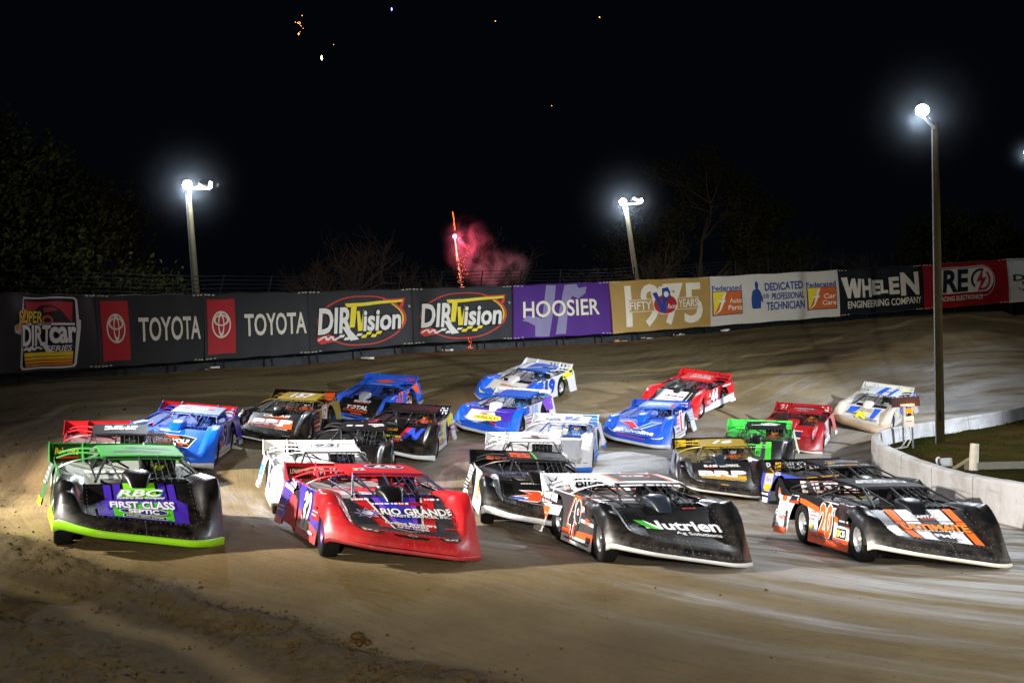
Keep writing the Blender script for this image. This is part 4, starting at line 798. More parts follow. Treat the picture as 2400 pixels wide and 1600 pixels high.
    mb = MB(); P_ = [(-2.33, .84), (-2.52, 1.165), (-2.36, 1.14), (-2.10, .97), (-1.85, .87)]
    for dx in (-.008, .008): mb.add([(dx, y, z) for y, z in P_], [tuple(range(5))])
    mb.grid([[(dx, y, z) for dx in (-.008, .008)] for y, z in P_ + P_[:1]]); ME['fin'] = mb.mesh('spoiler_fin', False)
    # air scoop on the hood
    mb = MB(); rows = []
    for t_ in qrange(0, 1, 10):
        y = 1.06 - .50 * t_; zb = float(np.interp(y, PY[::-1], PZ[::-1])) - .01; h = .155 * math.sin(min(1, t_ * 1.15) * math.pi / 2) ** .8 + .01; wb = .10 + .09 * min(1, t_ * 1.6); wt = .09 + .14 * min(1, t_ * 1.4)
        row = []
        for k in range(13):
            ph = math.pi * k / 12; cx, cz = math.cos(ph), math.sin(ph) ** .55; row.append(Vector(((wb + (wt - wb) * cz) * (abs(cx) ** .6) * (1 if cx > 0 else -1), y, zb + h * cz)))
        rows.append(row)
    mb.grid(rows); mb.add(rows[-1], [tuple(range(13))]); ME['scoop'] = mb.mesh('air_scoop', True)
    # roll cage
    mb = MB(); T = lambda *p, r=.021: mb.tube(p, r, 6)
    zr = 1.075
    for sg in (-1, 1):
        T((XO + sg * .78, .66, .80), (XO + sg * .57, -.30, zr)); T((XO + sg * .57, -.30, zr), (XO + sg * .56, -1.35, zr + .03)); T((XO + sg * .56, -1.35, zr + .03), (XO + sg * .66, -1.48, .80)); T((XO + sg * .56, -1.3, zr), (XO + sg * .55, -2.2, .86), r=.018)
        T((XO + sg * .76, .5, .82), (XO + sg * .74, -1.4, .92), r=.018); T((XO + sg * .56, -1.3, zr), (XO + sg * .10, -1.45, .80), r=.018)
    T((XO - .57, -.30, zr), (XO + .57, -.30, zr)); T((XO - .56, -1.35, zr + .03), (XO + .56, -1.35, zr + .03)); T((XO - .6, -1.42, .96), (XO + .6, -1.42, .96), r=.018); T((XO + .12, .70, .79), (XO + .08, -.28, zr), r=.02); T((XO + .42, .68, .80), (XO + .55, -.30, zr), r=.016)
    for x in (-.10, -.20, -.30, -.40): T((XO + x, .68, .79), (XO + x, -.28, zr), r=.008)
    mb.box((XO, .52, .75), (1.4, .10, .14)); mb.tube([(XO - .27 + .17 * math.cos(a), -.22 + .05 * math.sin(a), .86 + .16 * math.sin(a)) for a in qrange(0, 2 * math.pi, 16)], .016, 6); ME['roll_cage'] = mb.mesh('roll_cage', True)
    # seat
    mb = MB()
    for x0, x1, dy in ((-.62, -.14, 0),): mb.box((-.38, -1.02, .84), (.46, .10, .50)); mb.box((-.62, -.90, .88), (.05, .32, .46)); mb.box((-.14, -.90, .88), (.05, .32, .46)); mb.box((-.57, -.90, 1.02), (.04, .30, .18)); mb.box((-.19, -.90, 1.02), (.04, .30, .18))
    mb.v = [(v[0] - .10, v[1] + .12, v[2] - .06) for v in mb.v]; ME['seat'] = mb.mesh('seat', False)
    # added black boxes that block light under the sheet metal, plus axle tubes
    mb = MB(); mb.box((0, -.65, .40), (1.25, 3.2, .32)); mb.box((0, 1.28, .27), (1.2, .8, .16)); mb.box((.35, -1.0, .66), (.9, 1.6, .12)); mb.tube([(-.9, 1.2, .36), (.9, 1.2, .36)], .05); mb.tube([(-1.0, -1.44, .36), (1.0, -1.44, .36)], .06); ME['underbody_block'] = mb.mesh('underbody_block', False)
    # sail frames from the roof side down to the deck edge
    for nm, sg in (('sail_right', 1), ('sail_left', -1)):
        mb = MB()
        def strip(pts, wd):
            rows = []
            for i, p in enumerate(pts):
                d = (pts[min(i + 1, len(pts) - 1)] - pts[max(i - 1, 0)]).normalized(); n = d.cross(Vector((1, 0, 0))).normalized() * wd / 2; rows.append([p - n, p + n, p + n + Vector((sg * .008, 0, 0)), p - n + Vector((sg * .008, 0, 0))])
            mb.grid(rows, 0, True)
        def bow(a, b_, up_, n=10): a = Vector(a); b_ = Vector(b_); return [a.lerp(b_, i / n) + Vector((sg * .04, 0, up_)) * math.sin(math.pi * i / n) for i in range(n + 1)]
        rx = XO + sg * .63
        strip(bow((rx, -.72, 1.10), (sg * .99, -1.95, .93), .05), .028); strip(bow((rx, -1.40, 1.13), (sg * 1.0, -2.3, .945), .05), .03); strip(bow((rx, -.34, 1.08), (sg * 1.0, -.75, .89), .03), .022); strip(bow((sg * 1.0, -.5, .875), (sg * 1.0, -2.3, .94), .0), .02)
        ME[nm] = mb.mesh('sail_frame', False)
    # left quarter window plate (solid, with an oval cut-out look) is left open as in the photograph
    # wheels
    for nm, wd in (('front', .25), ('rear', .36)):
        h = wd / 2; mb = MB(); mb.lathe([(-h * .75, .20), (-h * .98, .25), (-h, .32), (-h * .86, .352), (-h * .5, .362), (h * .5, .362), (h * .86, .352), (h, .32), (h * .98, .25), (h * .75, .20), (h * .60, .198), (-h * .6, .198), (-h * .75, .20)], (0, 0, 0), 'X', 32)
        for g in (-.3, 0, .3): mb.lathe([(g * h - .004, .3632), (g * h, .3585), (g * h + .004, .3632)], (0, 0, 0), 'X', 32)
        ME['tyre_' + nm] = mb.mesh('tyre', True)
        mb = MB(); mb.lathe([(h * .72, .205), (h * .80, .212), (h * .80, .195), (h * .62, .185), (h * .50, .12), (h * .55, .055), (h * .72, .05), (h * .74, .001)], (0, 0, 0), 'X', 28); mb.lathe([(-h * .7, .2), (-h * .5, .1), (-h * .4, .001)], (0, 0, 0), 'X', 28)
        for k in range(5): a = k * 2 * math.pi / 5; mb.lathe([(h * .5, .016), (h * .66, .016), (h * .68, .001)], (0, .085 * math.cos(a), .085 * math.sin(a)), 'X', 6)
        ME['rim_' + nm] = mb.mesh('rim', True)
mk_meshes()
# driver, one continuous body, hands closed on the wheel
def driver_mesh():
    V_ = []; E_ = []; Rr = []
    def v(p, r, par=None):
        V_.append(p); Rr.append(r)
        if par is not None: E_.append((par, len(V_) - 1))
        return len(V_) - 1
    pel = v((-.38, -.86, .50), .15); w1 = v((-.38, -.88, .64), .145, pel); ch = v((-.38, -.89, .80), .15, w1); nk = v((-.38, -.87, .92), .07, ch); hd = v((-.38, -.85, 1.0), .075, nk)
    for sg in (-1, 1):
        sh = v((-.38 + sg * .18, -.88, .85), .07, ch); el = v((-.38 + sg * .26, -.66, .72), .05, sh); wr = v((-.38 + sg * .18, -.36, .86), .036, el); pm_ = v((-.38 + sg * .17, -.28, .875), .034, wr)
        for k, (dx, l) in enumerate(((-.022, .040), (-.008, .046), (.008, .044), (.022, .036))): f1 = v((-.38 + sg * (.17 + dx), -.235, .90), .0095, pm_); v((-.38 + sg * (.17 + dx), -.20, .895 - l * .2), .0085, f1)
        v((-.38 + sg * .135, -.25, .862), .010, pm_)
        kn = v((-.38 + sg * .12, -.38, .62), .075, pel); v((-.38 + sg * .10, -.02, .48), .055, kn)
    me = bpy.data.meshes.new('person'); me.from_pydata([(v[0] - .10, v[1] + .16, v[2] - .05) for v in V_], E_, []); o = bpy.data.objects.new('tmp', me); C.objects.link(o); o.modifiers.new('s', 'SKIN')
    for i, r in enumerate(Rr): me.skin_vertices[0].data[i].radius = (r, r); me.skin_vertices[0].data[i].use_root = i == 0
    o.modifiers.new('u', 'SUBSURF').levels = 1; dg = bpy.context.evaluated_depsgraph_get(); out = bpy.data.meshes.new_from_object(o.evaluated_get(dg)); bpy.data.objects.remove(o)
    out.polygons.foreach_set('use_smooth', [True] * len(out.polygons)); out.materials.clear(); out.materials.append(None); out.name = 'person'; return out
ME['person'] = driver_mesh()
mb = MB(); rows = []
for i in range(11):
    ph = math.pi * i / 10; row = []
    for k in range(18): a = 2 * math.pi * k / 18; row.append(Vector((-.38 + .128 * math.sin(ph) * math.cos(a), -.83 + .155 * math.sin(ph) * math.sin(a) + .015 * math.cos(ph) * -1, 1.015 + .15 * math.cos(ph) * (1 if ph < 1.6 else .86))))
    rows.append(row)
mb.grid(rows, 0, True); mb.v = [(v[0] - .10, v[1] + .16, v[2] - .05) for v in mb.v]; ME['helmet'] = mb.mesh('helmet', True)
mb = MB(); mb.grid([[Vector((-.38 + .132 * math.cos(a), -.83 + .162 * math.sin(a), 1.02 + dz)) for a in qrange(.45, math.pi - .45, 12)] for dz in (-.035, 0, .045)]); mb.v = [(v[0] - .10, v[1] + .16, v[2] - .05) for v in mb.v]; ME['visor'] = mb.mesh('visor', True)
tyre_m = plain('#0d0d0d', .85, 0, .35, 6, .15); cage_m = plain('#08080a', .5, 0, .2); block_m = plain('#060606', .9); seat_m = plain('#0d0d0f', .6)
visor_m = plain('#08090a', .08); rivm = plain('#8f9194', .4, .5, .1)
DM = lambda c: paint(c, .55, 0, 0, .22, .08)
ZW, KK = '#c2c2c6', '#0a0a0c'
def car(key, d, label):
    """x, y, z of the middle of the wheelbase on the ground, heading, and the slopes of the bank it stands on"""
    x, y, z, yw, fz, rz_ = CP[key]; yw = R(yw)
    f = Vector((math.sin(yw), -math.cos(yw), fz)).normalized(); r_ = Vector((-math.cos(yw), -math.sin(yw), rz_)); r_ = (r_ - f * r_.dot(f)).normalized(); u = r_.cross(f)
    M = Matrix(((r_.x, f.x, u.x, x), (r_.y, f.y, u.y, y), (r_.z, f.z, u.z, z), (0, 0, 0, 1)))
    o = empty('race_car', (0, 0, 0), label, 'race car', 'late model race cars'); o.matrix_world = M
    g = lambda k, df=None: d.get(k, df)
    P = lambda c, **kw: c if not isinstance(c, str) else paint(c, **kw)
    body = g('body', KK)
    CUTH = ([i / 10 - .8 for i in range(17)], [-.8, -.6, -.4, -.2, 0, .1, .2, .3, .4, .5, .6, .7, .8, .9])
    def lettering(par, surf, items, cuts=((), ())):
        if items: decal('lettering', par, surf, items, DM, cuts)
    n_ = inst('nose', ME['nose'], [P(g('nose', body)), rivm], o); h_ = inst('hood', ME['hood'], [P(g('hood', body)), rivm], o)
    lettering(h_, S_hood, g('H'), CUTH); lettering(n_, S_hood, g('N'), CUTH)
    for k, c in (('fender_right', g('fr', g('fender', body))), ('fender_left', g('fl', g('fender', body)))): inst('fender', ME[k], [P(c), rivm], o)
    inst('bumper_strip', ME['tall_bumper_strip' if g('tall') else 'bumper_strip'], P(g('lip', ZW)), o)
    for k, sg, dk in (('right', 1, 'R'), ('left', -1, 'L')):
        p_ = inst('side_panel', ME['side_' + k], P(g('side' + dk, g('side', body))), o); inst('skirt', ME['skirt_' + k], P(g('skirt', body)), p_); inst('skirt', ME['tail_skirt_' + k], P(g('tskirt', g('skirt', body))), p_); lettering(p_, S_side(sg), g(dk))
    dk = inst('deck', ME['deck'], P(g('deck', body), rough=.6, coat=0, spec=.15), o); lettering(dk, S_deck, g('D'), ((), [i / 20 for i in range(1, 20)]))
    inst('tail_panel', ME['tail_panel'], P(body), o)
    rf = inst('roof', ME['roof'], P(g('roof', body), rough=.55, coat=0, spec=.07), o); lettering(rf, S_roof, g('T'), ([i * .115 - .69 for i in range(13)], [i / 10 for i in range(1, 10)]))
    sp = inst('spoiler', ME['spoiler'], P(g('spoiler', body)), o); lettering(sp, S_spoil, g('S'))
    for x in (-.99, -.48, .48, .99): q = inst('spoiler_fin', ME['fin'], P(g('fin', g('spoiler', body))), sp); q.location.x = x * 1.05 + .06
    inst('air_scoop', ME['scoop'], P(g('scoop', body)), o); inst('roll_cage', ME['roll_cage'], P(g('cage', cage_m)), o); inst('seat', ME['seat'], seat_m, o); inst('underbody_block', ME['underbody_block'], block_m, o)
    for k in ('right', 'left'): inst('sail_frame', ME['sail_' + k], P(g('sail' + k[0], g('sail', g('roof', body)))), o)
    for k, x, y_, rz in (('front', .985, 1.15, 0), ('front', -.985, 1.15, math.pi), ('rear', .88, -1.44, 0), ('rear', -.88, -1.44, math.pi)):
        wh = bpy.data.objects.new('wheel', None); C.objects.link(wh); wh.parent = o; q_ = M @ Vector((x, y_, 0)); wh.location = (x, y_, (.348 if k == 'front' else .362) + max(-.10, min(.10, g1(q_.x, q_.y) - q_.z))); wh.rotation_euler = (0, 0, rz + (R(g('steer', -4)) if k == 'front' else 0))
        wh.scale = (1, .96, .96) if k == 'front' else (1, 1, 1); inst('tyre', ME['tyre_' + k], tyre_m, wh); inst('rim', ME['rim_' + k], P(g('rim', '#77787a'), rough=.35, metal=.6), wh)
    pn = inst('person', ME['person'], plain(g('suit', '#151518'), .8), None); pn.matrix_world = M
    tag(pn, 'driver in a ' + g('hcol', 'dark') + ' helmet in the ' + g('short', label), 'person', 'drivers strapped into the race cars')
    hm = inst('helmet', ME['helmet'], paint(g('helmet', '#1a1a1c'), .2), pn); inst('visor', ME['visor'], visor_m, hm)
    return o
CP = {'green': (-6.14, 15.62, 0.674, 27.0, -0.0552, 0.0852), 'redL': (-9.58, 23.32, 0.903, 21.1, -0.1188, 0.0701), 'b9': (-8.9, 26.31, 1.334, 6.5, -0.0729, 0.1498), 'b157': (-7.24, 31.14, 1.546, -4.0, -0.0987, 0.1166), 'b17': (-5.32, 36.58, 1.918, -12.8, -0.1506, 0.1338), 'k3': (-3.34, 29.32, 0.973, -3.9, -0.0572, 0.1234), 'k22': (-4.46, 26.54, 0.594, 3.5, -0.0742, 0.0907), 'w93': (-4.18, 21.03, 0.311, 17.4, -0.0623, 0.0708), 'r32': (-2.3, 15.67, 0.179, 21.6, -0.0037, 0.0976), 'w19': (0.21, 38.68, 2.205, -28.9, -0.126, 0.2052), 's16': (-0.53, 34.48, 1.239, -19.5, -0.0767, 0.1254), 'w76': (1.15, 29.64, 0.351, -9.8, -0.0615, 0.0915), 'w74': (0.06, 25.73, 0.036, -2.0, -0.0475, 0.0687), 'k19': (0.16, 20.18, -0.077, 6.6, -0.0163, 0.0959), 'n49': (1.91, 16.37, -0.289, 12.5, 0.0171, 0.0774), 'r44': (6.49, 38.62, 1.449, -31.0, -0.101, 0.1937), 'v1': (4.42, 34.2, 0.555, -21.0, -0.0562, 0.0964), 'g16': (5.33, 27.14, -0.478, -6.6, -0.0361, 0.0372), 'g11': (7.45, 31.37, -0.254, -16.7, -0.0464, 0.0849), 'r21': (10.19, 36.85, -0.033, -24.0, -0.084, 0.1242), 'wK': (14.72, 41.53, 0.354, -36.7, -0.1304, 0.1939), 'k26': (7.51, 23.04, -0.854, 8.4, -0.0037, 0.047), 'o20': (6.24, 17.11, -0.689, 4.2, 0.0347, 0.0641)}
def num(s, cx, cz, w_, h_, col, ol, ow=.06, sh=.1, b=.045): return [('T', s, cx, cz, w_, h_, col, {'ol': ol, 'ow': ow * .6, 'sh': sh, 'b': b})]
def lights(c='#8d9096', slit='#050506'):   # headlight and grille decals on a nose
    out = [('P', [(-.28, -.22), (.28, -.22), (.22, -.38), (0, -.42), (-.22, -.38)], slit)]
    for s in (-1, 1): out += [('P', [(s * .74, -.02), (s * .36, -.18), (s * .46, -.32), (s * .68, -.28), (s * .76, -.12)], '#1c1d20'), ('P', [(s * .70, -.07), (s * .46, -.19), (s * .50, -.27), (s * .67, -.24)], c), ('E', s * .59, -.19, .10, .13, '#2a2c30'), ('E', s * .59, -.19, .06, .08, '#c9ccd2')]
    return out + [('E', 0, -.30, .15, .09, '#9a9da2', .6)]
def BIL(col, ol=None, x=.12, w_=1.25): return [('T', 'BILSTEIN', x, .5, w_, .58, col, {'b': 0.027, **({'ol': ol, 'ow': 0.035} if ol else {})})]
BLUE, RED, GRN, ORG, GLD, PUR, LIME = '#0d56cc', '#a81a20', '#1d6a20', '#e0501a', '#8a7418', '#3a1f9a', '#8fd414'
# 1 green and black, front row left
car('green', dict(tall=1, short='green and black car', lip=LIME, skirt=LIME, sideR='#27502a', sideL='#27502a', roof=GRN, spoiler='#226f24', deck='#767c76', fin='#2a6a2c', sail='#24602a', helmet='#a0b020', hcol='black and yellow',
    H=[('R', -.44, .45, .10, 1.0, PUR), ('R', .44, .45, .10, 1.0, PUR), ('R', -.31, .72, .10, .5, PUR), ('R', .31, .72, .10, .5, PUR), ('R', 0, .78, .44, .42, '#6fc018'), ('P', [(-.50, .52), (.50, .52), (.62, .40), (.60, -.02), (-.60, -.02), (-.62, .40)], PUR), ('R', 0, .24, .80, .44, '#46b41e'),
       ('T', 'RBC', 0, .70, .62, .17, '#c9cacc', {'sh': .3, 'b': 0.032, 'ol': '#2f9a24', 'ow': 0.060}), ('T', 'Roberts Bee Company', 0, .56, .66, .08, '#d4d4d6', {'sh': .35, 'ol': '#1b1b1d', 'ow': 0.025}),
       ('T', 'FIRST CLASS', 0, .37, .86, .17, '#d6d6d8', {'b': 0.032, 'ol': PUR, 'ow': 0.060, 'arch': -.0}), ('E', 0, .19, .66, .17, '#d6d6d8'), ('E', 0, .19, .63, .15, '#241a6a'), ('T', 'SEPTIC', 0, .19, .40, .10, '#dedee0', {'b': 0.037}), ('R', 0, .04, .58, .08, '#d6d6d8'), ('R', 0, .04, .56, .065, '#1a1a2c'), ('T', 'AEROBIC SEPTIC SYSTEMS', 0, .04, .50, .035, '#c8c8cc', {'b': 0.021})],
    S=[('R', -.72, .5, .42, .9, '#16301a'), ('T', "Behrent's", -.72, .58, .36, .36, '#e0d020', {'sh': .2, 'b': 0.027}), ('R', -.72, .22, .38, .16, '#c2401c'), ('T', '9', -.28, .5, .22, .72, '#d8d8da', {'sh': .4, 'b': 0.032, 'ol': '#15301a', 'ow': 0.035})],
    T=[('P', [(-.5, .25), (.3, .18), (.35, .32), (-.1, .42), (-.45, .38)], '#18361c'), ('P', [(-.2, .55), (.55, .48), (.45, .62), (-.25, .7)], '#18361c')],
    D=[('R', 0, .62, 1.2, .10, '#c9c9c6'), ('R', 0, .70, .9, .04, '#a83a34')],
    R=[('E', -1.0, .75, .34, .30, '#8d8f8d', .7), ('P', [(-2.3, .95), (-1.9, .9), (-2.0, .5), (-2.4, .55)], '#50555a'), ('S', -2.25, .62, .3, .3, '#9a9c9a', 4, 3), ('T', '9', -.2, .55, .45, .46, '#b8bab8', {'b': 0.027, 'sh': .1})], L=num('9', .2, .55, .5, .48, '#d8d8da', '#15301a')),
    "green and black car at the left of the front row, lime strip under its nose")
# 2 red, behind it
car('redL', dict(short='red car with a black roof', body='#8d1a20', nose='#c9c6c6', hood=KK, fender='#b02028', lip=ZW, skirt=ZW, roof=KK, spoiler='#a3161c', sail='#b4202a', deck='#6a3a3c', sideR='#b02a3a', helmet='#8b8d90', hcol='silver',
    T=[('S', 0, .55, .8, .55, '#d0d0d4', 2, 5), ('S', .05, .5, .7, .3, '#d0d0d4', 1, 8)], S=[('S', .1, .5, 1.2, .4, '#d8c8c8', 1, 4)], D=[('S', 0, .6, 1, .2, '#cfcfcf', 2, 2)]),
    "red car with a black roof, mostly hidden behind the green and black front row car")
# 3 blue number 9
car('b9', dict(tall=1, short='blue car number 9', body=BLUE, roof='#7d8eb0', spoiler='#b8141c', sail='#1a3fa8', fin='#1a3fb0', skirt=ZW, sideL='#2a2a9c', deck='#3a62c0', cage=paint('#15308a', .35), helmet='#3f7fc8', hcol='blue and white', suit='#2a3c60',
    H=[('T', 'HASKELLS', -.10, .86, .50, .09, '#d8d8da', {'sh': .15, 'b': 0.027, 'ol': KK, 'ow': 0.030}), ('P', [(-.62, .60), (-.3, .68), (.3, .68), (.62, .60), (.50, .18), (-.50, .18)], '#c9cacc'), ('P', [(-.59, .585), (-.3, .66), (.3, .66), (.59, .585), (.48, .20), (-.48, .20)], '#0c0c0e'), ('E', 0, .52, .44, .26, '#e04018', 0, 0, math.pi), ('T', 'LONEWOLF', 0, .42, .92, .15, '#dcdcde', {'b': 0.037}), ('R', 0, .315, .96, .045, '#e04018'), ('T', 'PETROLEUM', 0, .25, .70, .07, '#e04018', {'b': 0.032})],
    S=[('E', -.78, .5, .22, .5, '#2a0c10'), ('S', .1, .5, .9, .5, '#d8b0b0', 1, 3), ('P', [(.45, .1), (.9, .1), (.9, .9), (.7, .5)], '#8e96a8')], T=[('R', .0, .5, .5, .3, '#b8b8c4'), ('S', 0, .5, .9, .2, '#c03a2a', 1, 2)],
    L=num('9', .30, .60, .50, .50, '#1a2050', '#dcdce0', .10) + [('S', -.35, .66, .5, .10, '#d4d4da', 1, 2), ('E', -.2, .48, .14, .14, '#c8484a'), ('S', -.45, .45, .3, .12, '#d8d8dc', 2, 3), ('P', [(-.75, .36), (.1, .42), (.1, .36), (-.75, .30)], ORG), ('T', 'Auto Lube', -.15, .31, .50, .07, '#dcdce0', {'sh': .1, 'b': 0.027})][:5] + [('S', -.15, .32, .5, .07, '#dcdce0', 1, 5), ('S', 0, .2, 1.4, .06, '#a02a3a', 1, 6)]),
    "blue car with number 9 on a purple door and a LONEWOLF badge on its hood")
# 4 black and gold 157
car('b157', dict(short='black and gold car number 157', roof='#9a8420', spoiler='#141010', sail='#a08a28', sideL='#8a7624', deck='#3a3528', helmet='#c9cbd0', hcol='white', suit='#8a3a1c',
    H=[('T', 'CAN-AM', .02, .86, .80, .10, '#d2d3d6', {'b': 0.027, 'sh': .1}), ('R', .1, .78, .6, .05, ORG), ('P', [(-.60, .66), (.58, .66), (.66, .24), (-.66, .24)], ORG), ('P', [(-.54, .64), (-.24, .64), (-.26, .36), (-.60, .36)], '#d8d8dc'), ('T', 'BRP', 0, .49, 1.10, .26, '#dcdce0', {'b': 0.048, 'ol': '#e0401a', 'ow': 0.030}), ('T', 'BRUENING ROCK PRODUCTS INC', 0, .19, 1.1, .05, '#cfcfd2', {'b': 0.021})][:3] + [('T', 'BRP', 0, .49, 1.12, .28, '#dcdce0', {'b': 0.052, 'ol': '#7a1608', 'ow': 0.020}), ('T', 'BRUENING ROCK PRODUCTS INC', 0, .19, 1.1, .05, '#cfcfd2', {'b': 0.021})], N=lights(),
    T=num('157', .05, .5, .72, .55, '#dcdce0', '#8a1a18', .06), S=[('S', -.1, .5, 1.5, .6, '#e04a1a', 1, 9), ('P', [(.4, .1), (.95, .1), (.95, .95), (.6, .9)], '#c8401c')], D=[('S', 0, .5, .9, .3, '#b8541c', 2, 1)],
    L=num('157', .72, .66, .62, .46, '#dcdce0', '#c8301c', .06) + [('P', [(-.75, .75), (.1, .8), (-.1, .15), (-.75, .15)], '#24201c'), ('S', -.4, .5, .55, .5, '#d8582a', 4, 3), ('S', -.3, .35, .5, .3, '#c8c8c4', 2, 4)]),
    "black car with a gold roof reading 157 and large BRP letters on the hood")
# 5 blue and black 17
car('b17', dict(short='blue and orange car number 17', body=BLUE, hood='#101013', nose='#1a56c4', lip='#1a4cae', skirt=ZW, scoop='#8d9298', roof='#1a5ac8', spoiler='#1a54c0', deck='#1c58c4', sail='#2060c8', helmet='#5a4a78', hcol='purple',
    H=[('T', "SKIPPER'S", .05, .82, .62, .11, '#d4d5d8', {'sh': .2, 'b': 0.032}), ('R', .05, .73, .55, .04, ORG), ('T', 'TOTAL', 0, .44, .78, .20, '#dcdce0', {'b': 0.037}), ('E', -.185, .44, .15, .16, ORG), ('T', 'CLAIM SOURCE', 0, .24, .88, .11, '#e0561c', {'b': 0.032}), ('R', .1, .08, .4, .06, ORG)], N=lights()[0:1] + [('P', [(.92, .0), (.5, -.06), (.55, -.2), (.9, -.18)], '#c8c8c4'), ('T', 'MUSTANG', -.15, -.62, .55, .14, '#b8a868', {'b': 0.027})],
    T=[('P', [(-.4, .45), (0, .22), (.42, .45), (0, .70)], '#e0501a'), ('T', 'LONGHORN', 0, .06, .9, .07, '#cfd6e4', {'b': 0.015}), ('S', .3, .85, .5, .12, '#d0502a', 1, 2)], S=[('T', 'PUCKS', .62, .5, .55, .55, '#d01c1c', {'b': 0.032, 'sh': .15})],
    L=num('17', .30, .62, .50, .50, '#e8561c', '#15181c', .06) + [('P', [(-.75, .70), (-.1, .76), (-.15, .30), (-.75, .25)], '#e0561c'), ('S', -.45, .5, .4, .3, '#2a2c34', 2, 4), ('S', 1.0, .6, .4, .5, '#e0702a', 3, 7), ('S', .9, .3, .5, .3, '#d4d4d8', 3, 5), ('P', [(1.5, .9), (2.2, .98), (2.3, .5), (2.0, .6)], '#e0561c')]),
    "blue and orange car number 17 with TOTAL CLAIM SOURCE on its black hood")
# 6 black number 3
car('k3', dict(tall=1, short='black car number 3', skirt=ZW, sideL='#c4c4ca', spoiler='#101013', helmet='#c05a2a', hcol='orange', suit='#7a3020',
    H=[('P', [(-.05, .10), (.22, .88), (.36, .88), (.12, .10)], '#c81c24'), ('P', [(.12, .30), (.36, .88), (.44, .88), (.50, .55), (.62, .88), (.72, .88), (.58, .30), (.46, .30), (.40, .58), (.28, .30)], '#2440c0'), ('T', 'Ventures', -.22, .38, .72, .14, '#dce020', {'sh': .15, 'b': 0.037, 'ol': '#17170c', 'ow': 0.025}), ('R', -.30, .72, .55, .13, '#d8a020'), ('S', -.3, .72, .5, .10, '#8a2418', 1, 2), ('T', 'FUNDING', -.15, .20, .8, .13, '#8a8d94', {'b': 0.027})][:5] + [('S', -.15, .2, .8, .14, '#9a9ca4', 1, 3)],
    S=[('T', 'RTN', .72, .5, .40, .6, '#c9ccd4', {'sh': .3, 'b': 0.032, 'ol': '#2a3a8c', 'ow': 0.030})], T=[('S', 0, .3, .8, .06, '#3a3c44', 1, 2)],
    L=num('3', .32, .62, .36, .46, '#e6dc20', '#b8281c', .07) + [('S', -.35, .66, .5, .4, '#3a52b8', 3, 4), ('S', -.35, .42, .4, .2, '#d8d22a', 1, 5), ('S', -.2, .3, .8, .2, '#b83a3a', 2, 6), ('P', [(1.2, .9), (2.3, .98), (2.3, .7), (1.4, .6)], '#d8d42a'), ('S', 1.9, .6, .8, .4, '#8a2a8c', 3, 7), ('R', 0, .285, 1.7, .02, '#15151a')]),
    "black car with a yellow number 3 on its white door")
# 7 black, middle, 22
car('k22', dict(short='black car with a chrome door', sideL=paint('#8c8e94', .25, .6), skirt=KK, sail='#2a2c30', helmet='#55585c', hcol='grey', lip='#1c1c1e',
    T=[('S', -.30, .4, .42, .3, '#c4c6ca', 1, 5), ('P', [(.1, .62), (.55, .75), (.62, .5), (.35, .28)], '#c4c6ca'), ('S', .35, .5, .4, .2, '#55585c', 1, 2)], N=[('S', 0, -.3, .5, .2, '#8d8f94', 1, 2)], H=[('S', 0, .4, .8, .2, '#7d8086', 1, 4)],
    L=num('22', .2, .58, .6, .46, '#dcdce0', '#2a2c30', .05) + [('P', [(.7, .85), (.9, .88), (1.2, .4), (1.0, .3)], '#2a2c30'), ('P', [(-.6, .7), (-.4, .72), (-.3, .3), (-.5, .25)], '#3a3c42')]),
    "black car with a chrome door, between the white roof and the yellow number 3 car")
# 8 white, behind the red one
car('w93', dict(short='white car behind the red one', body=ZW, lip='#101012', skirt=ZW, spoiler='#c8c8c4', sail='#d8d8da', deck='#c9c9cc', helmet='#3a4a78', hcol='dark blue', rim='#8d8f92',
    S=[('T', 'BIL', -.34, .48, .36, .62, '#131317', {'b': 0.037}), ('T', 'STEIN', .32, .48, .60, .62, '#131317', {'b': 0.037}), ('E', -.62, .5, .2, .7, '#d8d8d8', .85)],
    T=[('P', [(-.45, .35), (.20, .35), (.28, .72), (-.38, .72)], '#2a3350'), ('P', [(-.43, .38), (.18, .38), (.25, .69), (-.36, .69)], '#c9c9cc'), ('T', '93', -.09, .53, .46, .25, '#2a3350', {'b': 0.032, 'sh': .15, 'rot': 0}), ('L', [(.0, .8), (.3, .7), (.6, .78)], .03, '#4a6aa0')],
    R=[('S', -2.0, .86, .7, .10, '#e0502a', 1, 3), ('P', [(-2.5, .62), (-2.05, .62), (-2.05, .38), (-2.5, .38)], '#2a8cd0'), ('S', -2.25, .72, .5, .1, '#5a5c64', 2, 4), ('S', -2.25, .3, .5, .1, '#3a3c70', 2, 6), ('T', '93', -.3, .6, .6, .46, '#2a3350', {'b': 0.027})], H=[('S', 0, .5, .8, .4, '#3a4a78', 2, 3)], D=[('S', .1, .5, 1.3, .3, '#4a4c54', 3, 8)], N=[('R', -.85, -.35, .18, .14, '#4a2a8c')]),
    "white car with BIL on its white spoiler, close behind the red car")
